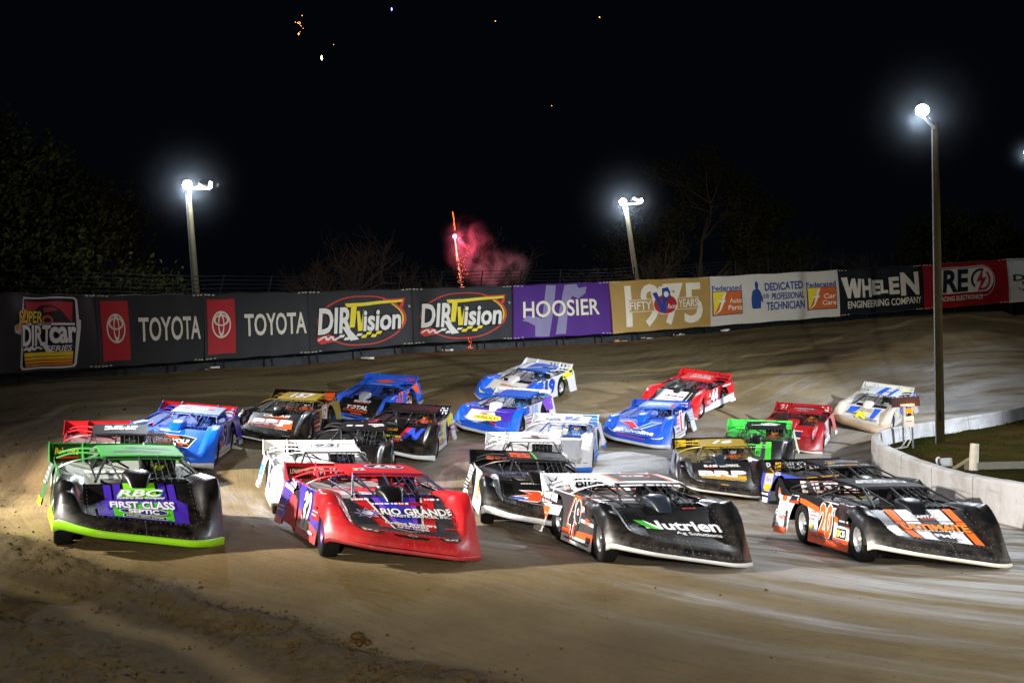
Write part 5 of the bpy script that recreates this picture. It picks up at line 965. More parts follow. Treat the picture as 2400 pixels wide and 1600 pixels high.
# 9 red 32
car('r32', dict(short='red car number 32', body=RED, hood='#3a3a40', lip='#a02a30', skirt='#a83a44', deck='#8a8688', scoop=KK, roof='#a8161c', spoiler='#9c1219', sail='#98141c', sideR='#3a2c98', cage=paint('#171436', .3), rim='#5a3a9c', helmet='#d0303a', hcol='red', suit='#3a1418', fin='#7a1a28',
    H=[('P', [(-.62, 1.0), (.62, 1.0), (.40, .10), (-.40, .10)], '#b01a20'), ('P', [(-.44, 1.0), (.44, 1.0), (.22, .08), (0, .02), (-.22, .08)], '#cfcfd2'), ('P', [(-.41, 1.0), (.41, 1.0), (.19, .08), (0, .03), (-.19, .08)], '#141418'), ('P', [(-.34, 1.0), (.34, 1.0), (.14, .10), (-.14, .10)], '#6a3ac0'), ('P', [(-.24, 1.0), (.24, 1.0), (.08, .12), (-.08, .12)], '#2a2a9c'),
       ('S', -.12, .80, .5, .10, '#d0d0d4', 1, 3), ('R', .22, .80, .40, .09, '#a8141a'), ('T', 'VIP CLUB', .22, .81, .34, .055, '#1a1a1c', {'b': 0.027}), ('S', -.55, .92, .2, .1, '#d4d4d8', 1, 3), ('S', .55, .92, .2, .1, '#d4d4d8', 1, 4),
       ('STAR', -.50, .50, .40, .32, 8, .55, '#cfcfd4'), ('STAR', -.50, .50, .34, .27, 8, .55, '#3a2ca8'), ('E', -.50, .50, .17, .13, '#c8c8d0'), ('T', 'RIO GRANDE', .24, .55, 1.06, .17, '#d8d8da', {'b': 0.032, 'ol': '#0b0b0c', 'ow': 0.060}), ('T', 'WASTE SERVICES, INC.', .26, .42, .92, .075, '#d8d8da', {'b': 0.027, 'ol': '#0b0b0c', 'ow': 0.040}),
       ('T', 'Collins Brothers', .05, .20, .74, .075, '#d8d8da', {'b': 0.027, 'ol': '#0b0b0c', 'ow': 0.045}), ('R', .05, .125, .5, .05, '#a8141a'), ('T', 'TOWING', .05, .125, .46, .045, '#dcdcde', {'b': 0.032}), ('T', 'OF ST. CLOUD', .05, .06, .46, .04, '#d8d8da', {'b': 0.032}), ('S', .62, .15, .16, .06, '#c83a3a', 1, 3)], N=lights('#b8b0a0'),
    S=[('R', -.76, .5, .40, .70, '#3a1a16'), ('T', 'LONGHORN', -.74, .55, .32, .26, '#c8b890', {'b': 0.021})] + emblem(-.42, .5, .20, .66, '#d8d8da') + [('T', 'TOYOTA', .02, .66, .56, .36, '#dcdcde', {'b': 0.032}), ('T', 'OF DALLAS', .06, .24, .60, .20, '#dcdcde', {'b': 0.027})],
    T=[('E', .12, .58, .78, .50, '#5a3ab0'), ('E', .12, .58, .73, .45, '#d8d8dc'), ('E', .12, .58, .69, .41, '#0d0d10'), ('T', '57', .12, .58, .44, .22, '#cfcfd2', {'rot': math.pi, 'b': 0.032}), ('T', '32', -.45, .28, .22, .20, '#b8babc', {'b': 0.032, 'sh': .2})],
    D=[('E', -.3, .50, 1.0, .16, '#c9c9cc'), ('S', -.3, .5, .8, .06, '#4a6ab0', 1, 4), ('P', [(-.5, .72), (.8, .75), (.9, .60), (.1, .56)], '#b8383c'), ('E', .2, .67, .5, .08, '#d4d4d6')],
    R=[('P', [(-2.6, .94), (-1.2, .60), (-1.0, .15), (-2.6, .25)], '#96303a'), ('P', [(-.95, .5), (.8, .3), (.8, .15), (-.95, .15)], '#90404a'), ('P', [(.25, .78), (.8, .78), (.8, .45), (.2, .42)], '#a01a28')] + num('32', -.28, .52, .60, .50, '#b4b4b8', '#1c1c22', .10) + [('T', 'LOW VOLTAGE', -1.95, .86, .90, .09, '#d4d4d8', {'b': 0.027, 'rot': -.10}), ('T', 'SOLUTIONS INC', -2.0, .75, .80, .07, '#cfcfd4', {'b': 0.021, 'rot': -.08}), ('S', -2.15, .58, .5, .16, '#3a3c50', 2, 4), ('S', -2.25, .40, .5, .12, '#c8c8cc', 2, 6), ('E', -1.20, .87, .2, .16, '#3a2440'), ('S', -.1, .24, 1.2, .08, '#c8c8d0', 1, 5), ('T', 'CHANCE', .50, .68, .40, .08, '#c8c8cc', {'b': 0.021}), ('S', .5, .54, .4, .1, '#c8a8a8', 2, 5)]),
    "red car number 32 in the front row with RIO GRANDE on its grey hood")
# 10 white and blue 19 far
car('w19', dict(short='white and blue car number 19', body=ZW, nose=BLUE, fender='#1556c8', hood='#c9c8c0', roof='#2a58b8', spoiler='#d2d2d4', deck='#b8babc', skirt=ZW, sail='#e0e0e4', lip='#c8c0a8', helmet='#9ab8d8', hcol='pale blue', suit='#2a4a7a', rim='#b0b2b4',
    H=[('P', [(-.9, 0), (-.55, .42), (-.2, .16), (.3, .20), (.7, .10), (.8, 0)], '#1556c8'), ('T', 'PAULSON', .05, .34, .80, .16, '#20242c', {'sh': .1, 'b': 0.021}), ('S', -.1, .72, .4, .16, '#c8342a', 1, 2), ('S', .3, .70, .3, .1, '#7a7a78', 1, 3)], N=[('P', [(-.5, -.1), (-.9, .0), (-.75, -.4)], '#d8d43a')],
    T=[('R', -.5, .5, .25, .9, '#d4d4d6'), ('L', [(-.4, .1), (.6, .7)], .06, '#d8d43a'), ('S', .4, .5, .4, .4, '#1a2c5c', 1, 2)], S=[('R', x, .5, .05, .8, '#3a4454') for x in (.1, .25, .4, .55, .7)] + [('S', -.5, .5, .6, .4, '#c8c03a', 1, 3)],
    L=num('19', .32, .52, .78, .54, '#1a3ab8', '#101218', .05) + [('P', [(1.5, .92), (2.4, 1.0), (2.4, .74), (1.5, .66)], '#d8dc2a'), ('P', [(1.55, .90), (2.35, .97), (2.35, .77), (1.55, .70)], '#151a3a'), ('T', 'DRC', 1.95, .83, .4, .13, '#dcdcd8', {'b': 0.027}), ('P', [(-.75, .72), (-.1, .76), (-.3, .62), (-.75, .5)], '#2a5cc0'), ('S', -.4, .5, .5, .3, '#4a5c7c', 3, 2), ('R', .5, .22, .5, .03, '#d8dc2a'), ('S', .9, .3, .3, .2, '#3a7ac8', 2, 3)][0:3] + [('S', 1.95, .83, .6, .13, '#dcdcd8', 1, 5), ('P', [(-.75, .72), (-.1, .76), (-.3, .62), (-.75, .5)], '#2a5cc0'), ('S', -.4, .5, .5, .3, '#4a5c7c', 3, 2), ('R', .4, .25, .5, .03, '#d8dc2a')]),
    "white car with blue fenders and blue number 19 on its door, highest up the bank")
# 11 blue and white SUNOCO
car('s16', dict(tall=1, short='blue car with the yellow hood badge', body=BLUE, hood='#cdcdd2', roof='#1a56c0', spoiler='#c9ccd0', deck='#a8b4c8', scoop='#d6d6da', skirt=ZW, sideL='#c4c4cc', fin='#c9ccd0', helmet='#2a3a50', hcol='dark', suit='#2a5c8c', sail='#1a4aa8', rim='#26262a',
    H=[('P', [(-.85, 1), (.85, 1), (.85, .80), (-.85, .86)], '#3a2ca8'), ('P', [(.1, .80), (.85, .80), (.85, .2), (.5, .06)], '#3a2498'), ('P', [(-.85, 0), (-.85, .2), (-.3, 0)], BLUE), ('P', [(-.2, 0), (.1, .25), (.9, .3), (.9, 0)], '#1a3aa0'), ('T', 'LINDEMANS', .0, .72, .72, .10, '#2c3040', {'sh': .15, 'b': 0.021}), ('P', [(-.52, .80 - .42), (-.30, .52), (.0, .55), (.42, .50), (.52, .36), (.30, .24), (0, .21), (-.42, .26)], '#e6d818'), ('T', 'SUNOCO', 0, .38, .80, .14, '#1c2a6a', {'b': 0.032, 'sh': .15}), ('P', [(-.36, .60), (-.12, .60), (0, .52), (-.2, .53)], '#d0243a'), ('P', [(.1, .20), (.4, .12), (.5, .02), (.25, .08)], '#d0243a'), ('S', -.05, .12, .4, .08, '#e0e0e4', 1, 2)][:4] + [('S', 0, .72, .72, .10, '#2c3040', 1, 7), ('P', [(-.52, .38), (-.30, .52), (.0, .55), (.42, .50), (.52, .36), (.30, .24), (0, .21), (-.42, .26)], '#e6d818'), ('T', 'SUNOCO', 0, .38, .80, .14, '#1c2a6a', {'b': 0.032, 'sh': .15}), ('P', [(-.36, .62), (-.16, .64), (-.02, .56), (-.2, .55)], '#d0243a'), ('P', [(.1, .20), (.4, .12), (.5, .02), (.25, .08)], '#d0243a')],
    S=[('S', 0, .5, 1.0, .5, '#2a2c34', 1, 3), ('R', .75, .4, .4, .3, '#2a8ca8')], L=num('16', .40, .60, .56, .52, '#5ab0dc', '#c81c2a', .07) + [('S', -.4, .70, .6, .2, '#c0303a', 2, 2), ('S', -.3, .38, .7, .2, '#a03a44', 2, 4), ('R', -.2, .54, .7, .02, '#22242c'), ('P', [(1.2, .92), (2.3, 1.0), (2.3, .5), (1.6, .5)], '#7a4ab8'), ('S', 1.8, .8, .6, .2, '#d8d44a', 2, 5)]),
    "blue car with a yellow SUNOCO badge on its white hood and a white scoop")
# 12 white and blue 76
car('w76', dict(tall=1, short='white and blue car number 76', body=ZW, lip='#1a62c4', skirt='#1a62c4', fin='#c9ccd0', sail='#dcdce0', cage=paint('#1c4a9a', .35), deck='#c4c8cc', helmet='#d89a3a', hcol='orange', suit='#3a5c8c',
    T=[('T', '76', .10, .52, .50, .50, '#1d5cb4', {'b': 0.037, 'rot': math.pi, 'sh': .1}), ('S', -.5, .3, .3, .4, '#2a3a7a', 2, 3)], S=[('P', [(.35, .0), (.95, .0), (.95, 1), (.55, 1)], '#1d62c4'), ('S', -.3, .5, .7, .3, '#5a5e66', 1, 2)],
    H=[('P', [(-.75, .52), (-.1, .52), (-.2, .36), (-.05, .22), (-.35, .14), (-.75, .2)], '#1d70c8'), ('T', 'DURN', -.40, .44, .5, .12, '#e0e0e4', {'b': 0.027, 'sh': .2}), ('S', .0, .86, .3, .07, '#2a4c9c', 1, 3), ('S', -.55, .76, .3, .1, '#2a4c9c', 1, 5)][:1] + [('S', -.40, .44, .5, .12, '#e0e0e4', 1, 4), ('S', .0, .86, .3, .07, '#2a4c9c', 1, 3)], N=[('S', .75, -.2, .3, .5, '#7a6a50', 3, 4)],
    L=num('76', .25, .58, .62, .56, '#1d62c4', '#e4e4e8', .04) + [('R', -.45, .62, .34, .30, '#1d52b4'), ('S', -.45, .62, .3, .25, '#dcdce0', 2, 2), ('S', -.4, .36, .4, .12, '#2a5cb4', 2, 3), ('S', .2, .22, 1.2, .06, '#dce4f0', 1, 5)]),
    "white car with blue number 76 on its roof and door and a blue lower edge")
# 13 white 74
car('w74', dict(short='white car number 74', body=ZW, deck='#c8c8cc', sail='#d4d4d8', helmet='#26262a', hcol='black and white', sideR='#b0b2b6',
    T=[('P', [(-.25, .30), (.55, .30), (.45, .42), (-.3, .42)], '#2a2026'), ('P', [(.05, .25), (.25, .25), (.15, .7), (-.05, .7)], '#2a2026'), ('L', [(-.35, .25), (.5, .75)], .05, '#b88a90')], S=[('T', '74', -.72, .5, .24, .42, '#17171b', {'b': 0.032, 'sh': .2, 'ol': '#c84a4a', 'ow': 0.015}), ('S', .2, .5, .8, .3, '#c0a0a4', 1, 3)], H=[('S', 0, .5, .8, .3, '#2a2c34', 2, 4)], D=[('S', .2, .5, .8, .1, '#c07078', 2, 3)]),
    "white car with a small black 74 on its spoiler, behind a black car")
# 14 black 19r
car('k19', dict(tall=1, short='black car with an orange number 19', deck='#1a1a1e', skirt=ZW, sideR='#b8babc', sail='#1c1c20', helmet='#1c1c22', hcol='black',
    H=[('P', [(-.42, .62), (-.02, .62), (.1, .50), (.3, .62), (.6, .62), (.28, .42), (.55, .18), (.22, .18), (.06, .33), (-.12, .18), (-.48, .18), (-.30, .34), (-.62, .36), (-.2, .48)], '#c9cbd0'), ('P', [(-.36, .59), (-.05, .59), (.08, .46), (.28, .59), (.52, .59), (.22, .42), (.48, .21), (.23, .21), (.06, .37), (-.10, .21), (-.40, .21), (-.24, .36), (-.5, .38), (-.18, .48)], '#e0401c'), ('L', [(-.9, .5), (-.7, .3), (-.2, .1), (.5, .08)], .012, '#b8babc'), ('S', -.1, .86, .5, .08, '#b8babc', 1, 3), ('P', [(-.62, .24), (-.3, .2), (-.3, .26), (-.5, .3)], '#2a5ab8')],
    T=[('P', [(-.62, .85), (-.62, .3), (-.2, .2), (-.15, .7)], '#d8501c'), ('S', -.4, .5, .4, .5, '#17171a', 3, 4), ('R', -.08, .5, .04, .9, '#4ac02a'), ('P', [(.0, .3), (.5, .2), (.6, .6), (.3, .8)], '#2a2a2e')], S=[('S', -.3, .5, .7, .4, '#c8501c', 1, 2)], D=[('R', 0, .62, 1.1, .06, '#2a3a9a'), ('S', 0, .60, 1.1, .08, '#c8cad8', 1, 3), ('R', .3, .60, .4, .04, '#b02a30')],
    R=num('19', -.10, .54, .56, .54, '#e86a1c', '#e8e8ea', .09) + [('P', [(-.34, .32), (-.18, .32), (-.18, .74), (-.26, .70)], '#e8c020'), ('T', "Alan's", -1.85, .84, .62, .11, '#22242a', {'b': 0.027, 'rot': -.08}), ('S', -1.95, .68, .7, .12, '#3a3c44', 2, 3), ('P', [(-2.5, .56), (-1.9, .52), (-1.9, .30), (-2.5, .30)], '#1c1c20'), ('S', -2.2, .43, .55, .2, '#c8cacc', 3, 5), ('R', -.1, .20, .5, .05, '#d8d8da'), ('T', 'GUS', -.1, .22, .34, .07, '#1c1c20', {'b': 0.027}), ('S', .5, .66, .4, .2, '#6a6c74', 3, 6)]),
    "black car with orange number 19 on a pale door and red X on its hood")
# 15 black and white 49
car('n49', dict(short='black car number 49', lip='#b8b6b0', roof='#d4d4d8', spoiler='#d8d8da', deck='#4a4a50', sideR='#2c2d31', skirt='#c9c6c0', sail='#a8aaae', fin='#b8b8bc', helmet='#3a3a40', hcol='dark', rim='#5c5e62', scoop='#1c222c',
    H=[('T', 'Nutrien', .10, .43, 1.18, .25, '#d6d7da', {'b': 0.029}), ('P', [(-.62, .58), (-.48, .56), (-.36, .38), (-.28, .27), (-.42, .30), (-.52, .40)], '#3fc02c'), ('T', 'Ag Solutions', .28, .20, .72, .10, '#d6d7da', {'b': 0.015}), ('S', .40, .93, .18, .05, '#c03a30', 1, 2)], N=[],
    S=BIL('#15161a', None, .16, 1.05) + [('P', [(-.98, .0), (-.60, .0), (-.60, 1), (-.98, 1)], '#b4b6ba'), ('P', [(-.88, .9), (-.84, .6), (-.78, .5), (-.72, .6), (-.68, .9), (-.75, .66), (-.78, .4), (-.82, .66)], '#22242a'), ('T', 'LONGHORN', -.79, .26, .28, .13, '#22242a', {'b': 0.027}), ('R', .2, .05, 1.5, .10, '#e0501c')],
    T=[('R', .0, .52, .98, .86, '#0d0d10'), ('R', -.52, .52, .07, .92, '#e0501c'), ('R', .52, .52, .07, .92, '#e0501c'), ('E', .0, .55, .62, .36, '#d8604a', .88), ('S', .0, .55, .5, .26, '#c8cacd', 1, 4)],
    D=[('T', 'BILSTEIN', .15, .80, 1.2, -.05, '#b8b8bc', {'b': 0.027}), ('R', .1, .74, 1.3, .02, '#c0562a'), ('S', 0, .55, 1.2, .2, '#c4c4c8', 3, 4), ('P', [(-.6, .62), (-.1, .62), (-.1, .52), (-.6, .52)], '#17171a')],  # the upside-down BILSTEIN is the spoiler's reflection, painted on the deck
    R=[('P', [(-2.64, .62), (-1.1, .66), (-1.25, .48), (-2.64, .44)], '#8d8e92'), ('P', [(-2.64, .56), (-1.8, .60), (-1.9, .38), (-2.64, .36)], '#dc4a1c'), ('P', [(-2.64, .37), (-1.92, .39), (-1.94, .2), (-2.64, .2)], '#c9c9c8'), ('P', [(-.95, .32), (.8, .36), (.8, .2), (-.95, .2)], '#dc4a1c'), ('P', [(-.95, .24), (.8, .24), (.8, .12), (-.95, .12)], '#c9c9c8'), ('P', [(.1, .55), (.8, .52), (.8, .47), (.1, .50)], '#c9c9cc')] + num('49', -.28, .52, .62, .56, '#26272b', '#dc4a1c', .15) + [('T', '49', -.28, .52, .62, .56, '#26272b', {'b': 0.032, 'sh': .1, 'ol': '#d4d4d8', 'ow': 0.025})] +
      [('T', 'Nutrien', -1.95, .82, .98, .19, '#cfd0d3', {'b': 0.027, 'rot': -.06}), ('P', [(-2.50, .95), (-2.40, .95), (-2.28, .76), (-2.40, .80)], '#3fc02c'), ('T', 'Ag Solutions', -2.05, .67, .6, .07, '#b8babd', {'b': 0.010, 'rot': -.04}), ('T', 'LUCAS OIL', -2.36, .48, .36, .08, '#e0e0e2', {'b': 0.021}), ('S', -2.28, .3, .6, .1, '#2a2c30', 2, 4), ('T', 'DYNAGRO', .43, .70, .60, .09, '#cfd0d3', {'b': 0.027}), ('T', 'SEED', .50, .53, .28, .08, '#d84a24', {'b': 0.027}), ('S', .0, .19, 1.5, .07, '#26282c', 1, 7), ('R', .62, .26, .22, .10, '#1c1c20')]),
    "black car number 49 in the front row with white Nutrien lettering on the hood")
# 16 red 44
car('r44', dict(short='red car number 44', body='#b8161c', hood='#1c1c20', lip=ZW, skirt=ZW, deck='#3a2a2c', scoop='#26282c', sail='#b8161c', helmet='#7a4ab0', hcol='purple', suit='#8a2a2a', rim='#b0b2b4',
    H=[('P', [(-.55, 1), (.62, 1), (.55, 0), (-.66, 0)], '#c9cacf'), ('P', [(-.62, 1), (-.52, 1), (-.6, 0), (-.72, 0)], '#17171c'), ('P', [(.48, 1), (.6, 1), (.52, .2), (.42, .2)], '#17171c'), ('L', [(-.48, 1), (-.56, 0)], .03, '#3a6ac0'), ('T', 'Gambles', 0, .22, .84, .20, '#f0f0f2', {'sh': .3, 'b': 0.032, 'ol': '#b01a20', 'ow': 0.035}), ('S', 0, .62, .7, .14, '#4a2a2c', 1, 4), ('S', .0, .42, .6, .08, '#c04a4a', 1, 6)],
    T=[('S', .05, .5, .8, .6, '#d8c4c6', 3, 5)], S=[('S', .4, .55, .8, .5, '#26181a', 2, 3), ('P', [(-.1, 0), (.95, 0), (.95, .9), (.1, .9)], '#8a161c'), ('S', .5, .5, .7, .5, '#2a1416', 2, 5)],
    L=num('44', .35, .58, .70, .50, '#e8e8ea', '#14141c', .10) + [('P', [(-.2, .34), (2.4, .46), (2.4, .2), (-.75, .12), (-.75, .16)], '#c4c6d0'), ('L', [(-.7, .3), (.1, .34), (1.0, .5)], .03, '#2a4ab0'), ('R', -.38, .68, .60, .16, '#c8888c'), ('S', -.38, .68, .55, .14, '#f0e4e6', 2, 3), ('S', -.35, .44, .45, .14, '#e8d8da', 2, 4), ('T', 'SONNY', 1.7, .80, .7, .12, '#e4dce0', {'sh': .2, 'b': 0.021}), ('S', .4, .2, 1.2, .08, '#8a6a4a', 1, 5)][:5] + [('S', -.35, .44, .45, .14, '#e8d8da', 2, 4), ('S', 1.7, .82, .8, .14, '#e4dce0', 1, 4)]),
    "red car with a white number 44 on its door, far back on the bank")
# 17 Valvoline
car('v1', dict(tall=1, short='blue car number 1', body='#0f4cc0', hood='#0f46b8', skirt=ZW, roof='#4a72c4', spoiler='#1a3f9c', deck='#2a5cc0', cage=paint('#123a94', .35), sail='#2050b4', sideL='#b4b8c4', helmet='#3a2a2c', hcol='dark', rim='#8d8f92',
    H=[('P', [(-.72, .84), (-.28, .84), (.02, .46), (.36, .84), (.74, .84), (.12, .36), (-.10, .36)], '#d8dade'), ('P', [(-.66, .815), (-.27, .815), (.0, .46), (-.16, .40)], '#c01822'), ('P', [(-.03, .39), (.10, .39), (.68, .815), (.38, .815), (.02, .43)], '#2a62d0'), ('T', 'Valvoline', .03, .20, 1.10, .20, '#e2e4e8', {'b': 0.027, 'sh': .12})], N=[('P', [(-.55, -.10), (.5, -.10), (.4, -.2), (-.45, -.2)], '#0a0f24'), ('P', [(-.92, -.02), (-.62, -.06), (-.62, -.14), (-.9, -.12)], '#c4ccdc'), ('P', [(.92, -.02), (.56, -.06), (.56, -.16), (.9, -.14)], '#c4ccdc'), ('T', 'MUSTANG', -.08, -.40, .92, .16, '#d42a3c', {'b': 0.027, 'sh': .25})],
    T=[('R', 0, .45, 1.0, .5, '#8ea4cc'), ('S', 0, .45, .8, .3, '#d0d8e4', 1, 4), ('P', [(.55, 0), (.66, 0), (.6, .5), (.5, .5)], '#c81c24')], S=[('T', 'Norks', .66, .72, .42, .32, '#d8605a', {'b': 0.021, 'sh': .15})][:0] + [('S', .65, .6, .5, .6, '#c0a8b8', 2, 3)],
    L=num('1', .48, .66, .26, .52, '#d4202a', '#e8e8ec', .09) + [('S', -.2, .66, .7, .22, '#c04a3a', 2, 3), ('S', -.15, .45, .5, .12, '#2a4a9c', 1, 4), ('S', .1, .27, 1.3, .16, '#7a5a50', 2, 5), ('R', .45, .35, .4, .03, '#22305c'), ('S', 1.9, .7, .9, .4, '#7a8098', 4, 6)]),
    "blue car with a red and blue V above white lettering on its hood")
# 18 gold 16
car('g16', dict(short='black and gold car number 16', roof='#8f7818', spoiler='#17150c', sail='#96802a', lip='#a8a498', deck='#6a5c20', scoop='#1a2028', fin='#2a2614', helmet='#c8cacc', hcol='white', suit='#7a3418', sideR='#6a7486',
    H=[('T', 'BROWN\'S', .20, .84, .48, .085, '#d4d4d6', {'b': 0.027}), ('S', .22, .76, .5, .05, '#c8c8cc', 1, 3), ('T', 'B-HE', -.26, .81, .34, .10, '#d4d4d6', {'b': 0.037}), ('R', -.28, .735, .26, .03, '#c02a20'), ('P', [(-.58, .46), (.58, .46), (.58, .17), (-.58, .17)], '#a87c18'), ('T', 'BRP', 0, .39, 1.12, .24, '#d6d6d8', {'b': 0.052, 'ol': '#8a2a10', 'ow': 0.020}), ('T', 'BRUENING ROCK PRODUCTS INC', 0, .12, 1.1, .045, '#c8b878', {'b': 0.021})][:4] + [('R', 0, .27, 1.16, .16, '#b08418'), ('T', 'BRP', 0, .42, 1.12, .24, '#d6d6d8', {'b': 0.052, 'ol': '#8a2a10', 'ow': 0.020}), ('T', 'BRUENING ROCK PRODUCTS INC', 0, .15, 1.1, .045, '#c8b878', {'b': 0.021})], N=lights('#77746c')[:5] + [('P', [(.1, -.2), (.5, -.2), (.45, -.45), (-.45, -.45), (-.5, -.2)], '#141418'), ('P', [(-.10, -.30), (-.04, -.27), (.1, -.27), (.1, -.33), (.04, -.36), (-.1, -.36)], '#b08a3a')],
    T=[('T', '16', .02, .5, .62, .42, '#d4d4d4', {'b': 0.037, 'sh': .4})], S=[('R', -.76, .5, .3, .7, '#a88a1c'), ('S', -.76, .5, .25, .4, '#1c1a10', 2, 3), ('R', -.28, .5, .3, .7, '#a88a1c'), ('S', -.28, .5, .25, .4, '#1c1a10', 1, 4)], D=[('S', 0, .62, .8, .12, '#c4c0b0', 2, 4)], R=num('16', -.3, .55, .6, .5, '#c8c8c8', '#a88a1c')),
    "black car with a gold roof reading 16, behind the number 49 car")
# 19 green 11
car('g11', dict(short='bright green and black car', spoiler='#3fbf4a', deck='#3aa83f', fin='#3fbf4a', sail='#2a2c2c', sideL='#9cc49a', skirt='#c4d4c0', sailr='#3fbf4a', helmet='#c06a20', hcol='orange lit', suit='#5a3014', lip='#1c2a1c',
    H=[('P', [(.02, 1.0), (.18, 1.0), (.14, -.02), (-.06, -.02)], '#4acc34'), ('P', [(.28, 1.0), (.44, 1.0), (.46, -.02), (.28, -.02)], '#4acc34'), ('P', [(.18, 1.0), (.28, 1.0), (.28, -.02), (.14, -.02)], '#3a343c'), ('T', 'AutoGroup', -.10, .80, .80, .10, '#5ad84a', {'b': 0.027, 'ol': '#101210', 'ow': 0.030}), ('S', -.1, .64, .8, .09, '#a8b4b8', 1, 2), ('T', 'SIDE', -.12, .36, .52, .16, '#1c241c', {'b': 0.037, 'sh': .15, 'ol': '#5ad84a', 'ow': 0.045})],
    T=[('P', [(-.2, .55), (.1, .75), (.5, .6), (.35, .35), (-.1, .3)], '#c4c8c8'), ('S', -.35, .35, .3, .2, '#c4c8c8', 1, 3), ('S', .15, .5, .5, .2, '#2a2c2e', 1, 4)], D=[('S', 0, .6, 1.4, .5, '#1c3a20', 3, 4)], L=num('11', .25, .58, .6, .5, '#2a5c30', '#d4e8d0', .05) + [('S', 1.2, .7, .8, .3, '#3a4a3c', 3, 3)]),
    "bright green and black car with green hood stripes, behind the gold roof")
# 20 dark red 21
car('r21', dict(short='dark red car number 21', body='#86121a', skirt=ZW, sideL='#a04a52', deck='#4a1418', lip='#d0c8b8', helmet='#c87a2a', hcol='orange lit', suit='#6a3a14', sail='#7a141a',
    H=[('P', [(-.2, .52), (.35, .56), (.42, .30), (-.1, .28)], '#1c1a3a'), ('P', [(-.1, .25), (.4, .25), (.36, .16), (-.1, .16)], '#c8b8b4'), ('S', .25, .62, .3, .08, '#d4c8c8', 1, 3), ('S', -.3, .88, .3, .07, '#c8b0b0', 1, 4)], N=[('S', .2, -.5, .3, .06, '#b87a7a', 1, 2)],
    T=[('P', [(-.3, .6), (.1, .75), (.5, .55), (.3, .35), (-.2, .35)], '#4a4448'), ('S', -.1, .5, .7, .2, '#a89ca0', 1, 3), ('S', -.1, .2, .4, .1, '#b8acb0', 1, 4)], S=[('T', '21', -.7, .5, .26, .5, '#c8b4b6', {'b': 0.027, 'sh': .2}), ('T', 'N', .78, .5, .22, .6, '#c8b4b6', {'b': 0.037})],
    L=num('21', .38, .58, .66, .48, '#c9c0c4', '#28284c', .09) + [('R', -.35, .60, .4, .2, '#c0b0b4'), ('S', -.35, .60, .35, .15, '#4a4a6c', 2, 3), ('S', -.2, .32, .6, .1, '#2a3a24', 1, 4), ('S', .2, .19, 1.3, .07, '#3a4a7c', 1, 5)]),
    "dark red car number 21 with a white lower edge, ahead of the white one")
# 21 white K
car('wK', dict(tall=1, short='white car with the yellow K', body='#a8a096', hood='#a8a29c', nose='#a58d74', lip='#a0866a', roof='#a4a8b0', spoiler='#acacac', scoop='#b0aca4', sail='#b4b0aa', deck='#9a9a9a', skirt='#a09c98', sideL='#98949a', helmet='#2a2420', hcol='dark',
    H=[('P', [(-.60, .88), (-.2, .92), (-.3, .55), (-.62, .42)], '#1d4cb0'), ('P', [(.35, .92), (.62, .92), (.50, .30), (.34, .30)], '#1d4cb0'), ('P', [(-.5, .38), (-.2, .55), (.1, .35), (-.2, .2)], '#8d8888'), ('S', -.05, .80, .6, .10, '#2a2c3c', 1, 4), ('S', .0, .68, .5, .10, '#8a5a2c', 1, 3), ('T', 'K', .03, .38, .42, .40, '#e2dc18', {'b': 0.037, 'ol': '#26280c', 'ow': 0.025}), ('T', 'SUPER', -.44, .42, .44, .10, '#20263c', {'b': 0.027, 'sh': .15}), ('T', 'EXPRESS', .42, .20, .46, .08, '#20385c', {'b': 0.027, 'sh': .15})],
    T=[('P', [(-.25, 0), (.0, 0), (.1, 1), (-.15, 1)], '#1d4cb0'), ('P', [(.25, 0), (.4, 0), (.5, 1), (.35, 1)], '#1d4cb0'), ('S', .1, .4, .5, .2, '#2a2c3c', 1, 3)], S=[('S', .5, .6, .7, .4, '#c8cc2a', 1, 3)], L=num('K', .3, .55, .5, .5, '#2a4ab0', '#d8dc3a', .06) + [('P', [(1.0, .8), (2.4, .9), (2.4, .6), (1.2, .4)], '#2a4ab0'), ('S', -.3, .5, .5, .2, '#c8cc3a', 2, 4)]),
    "white car with a yellow letter K on its hood, last in line")
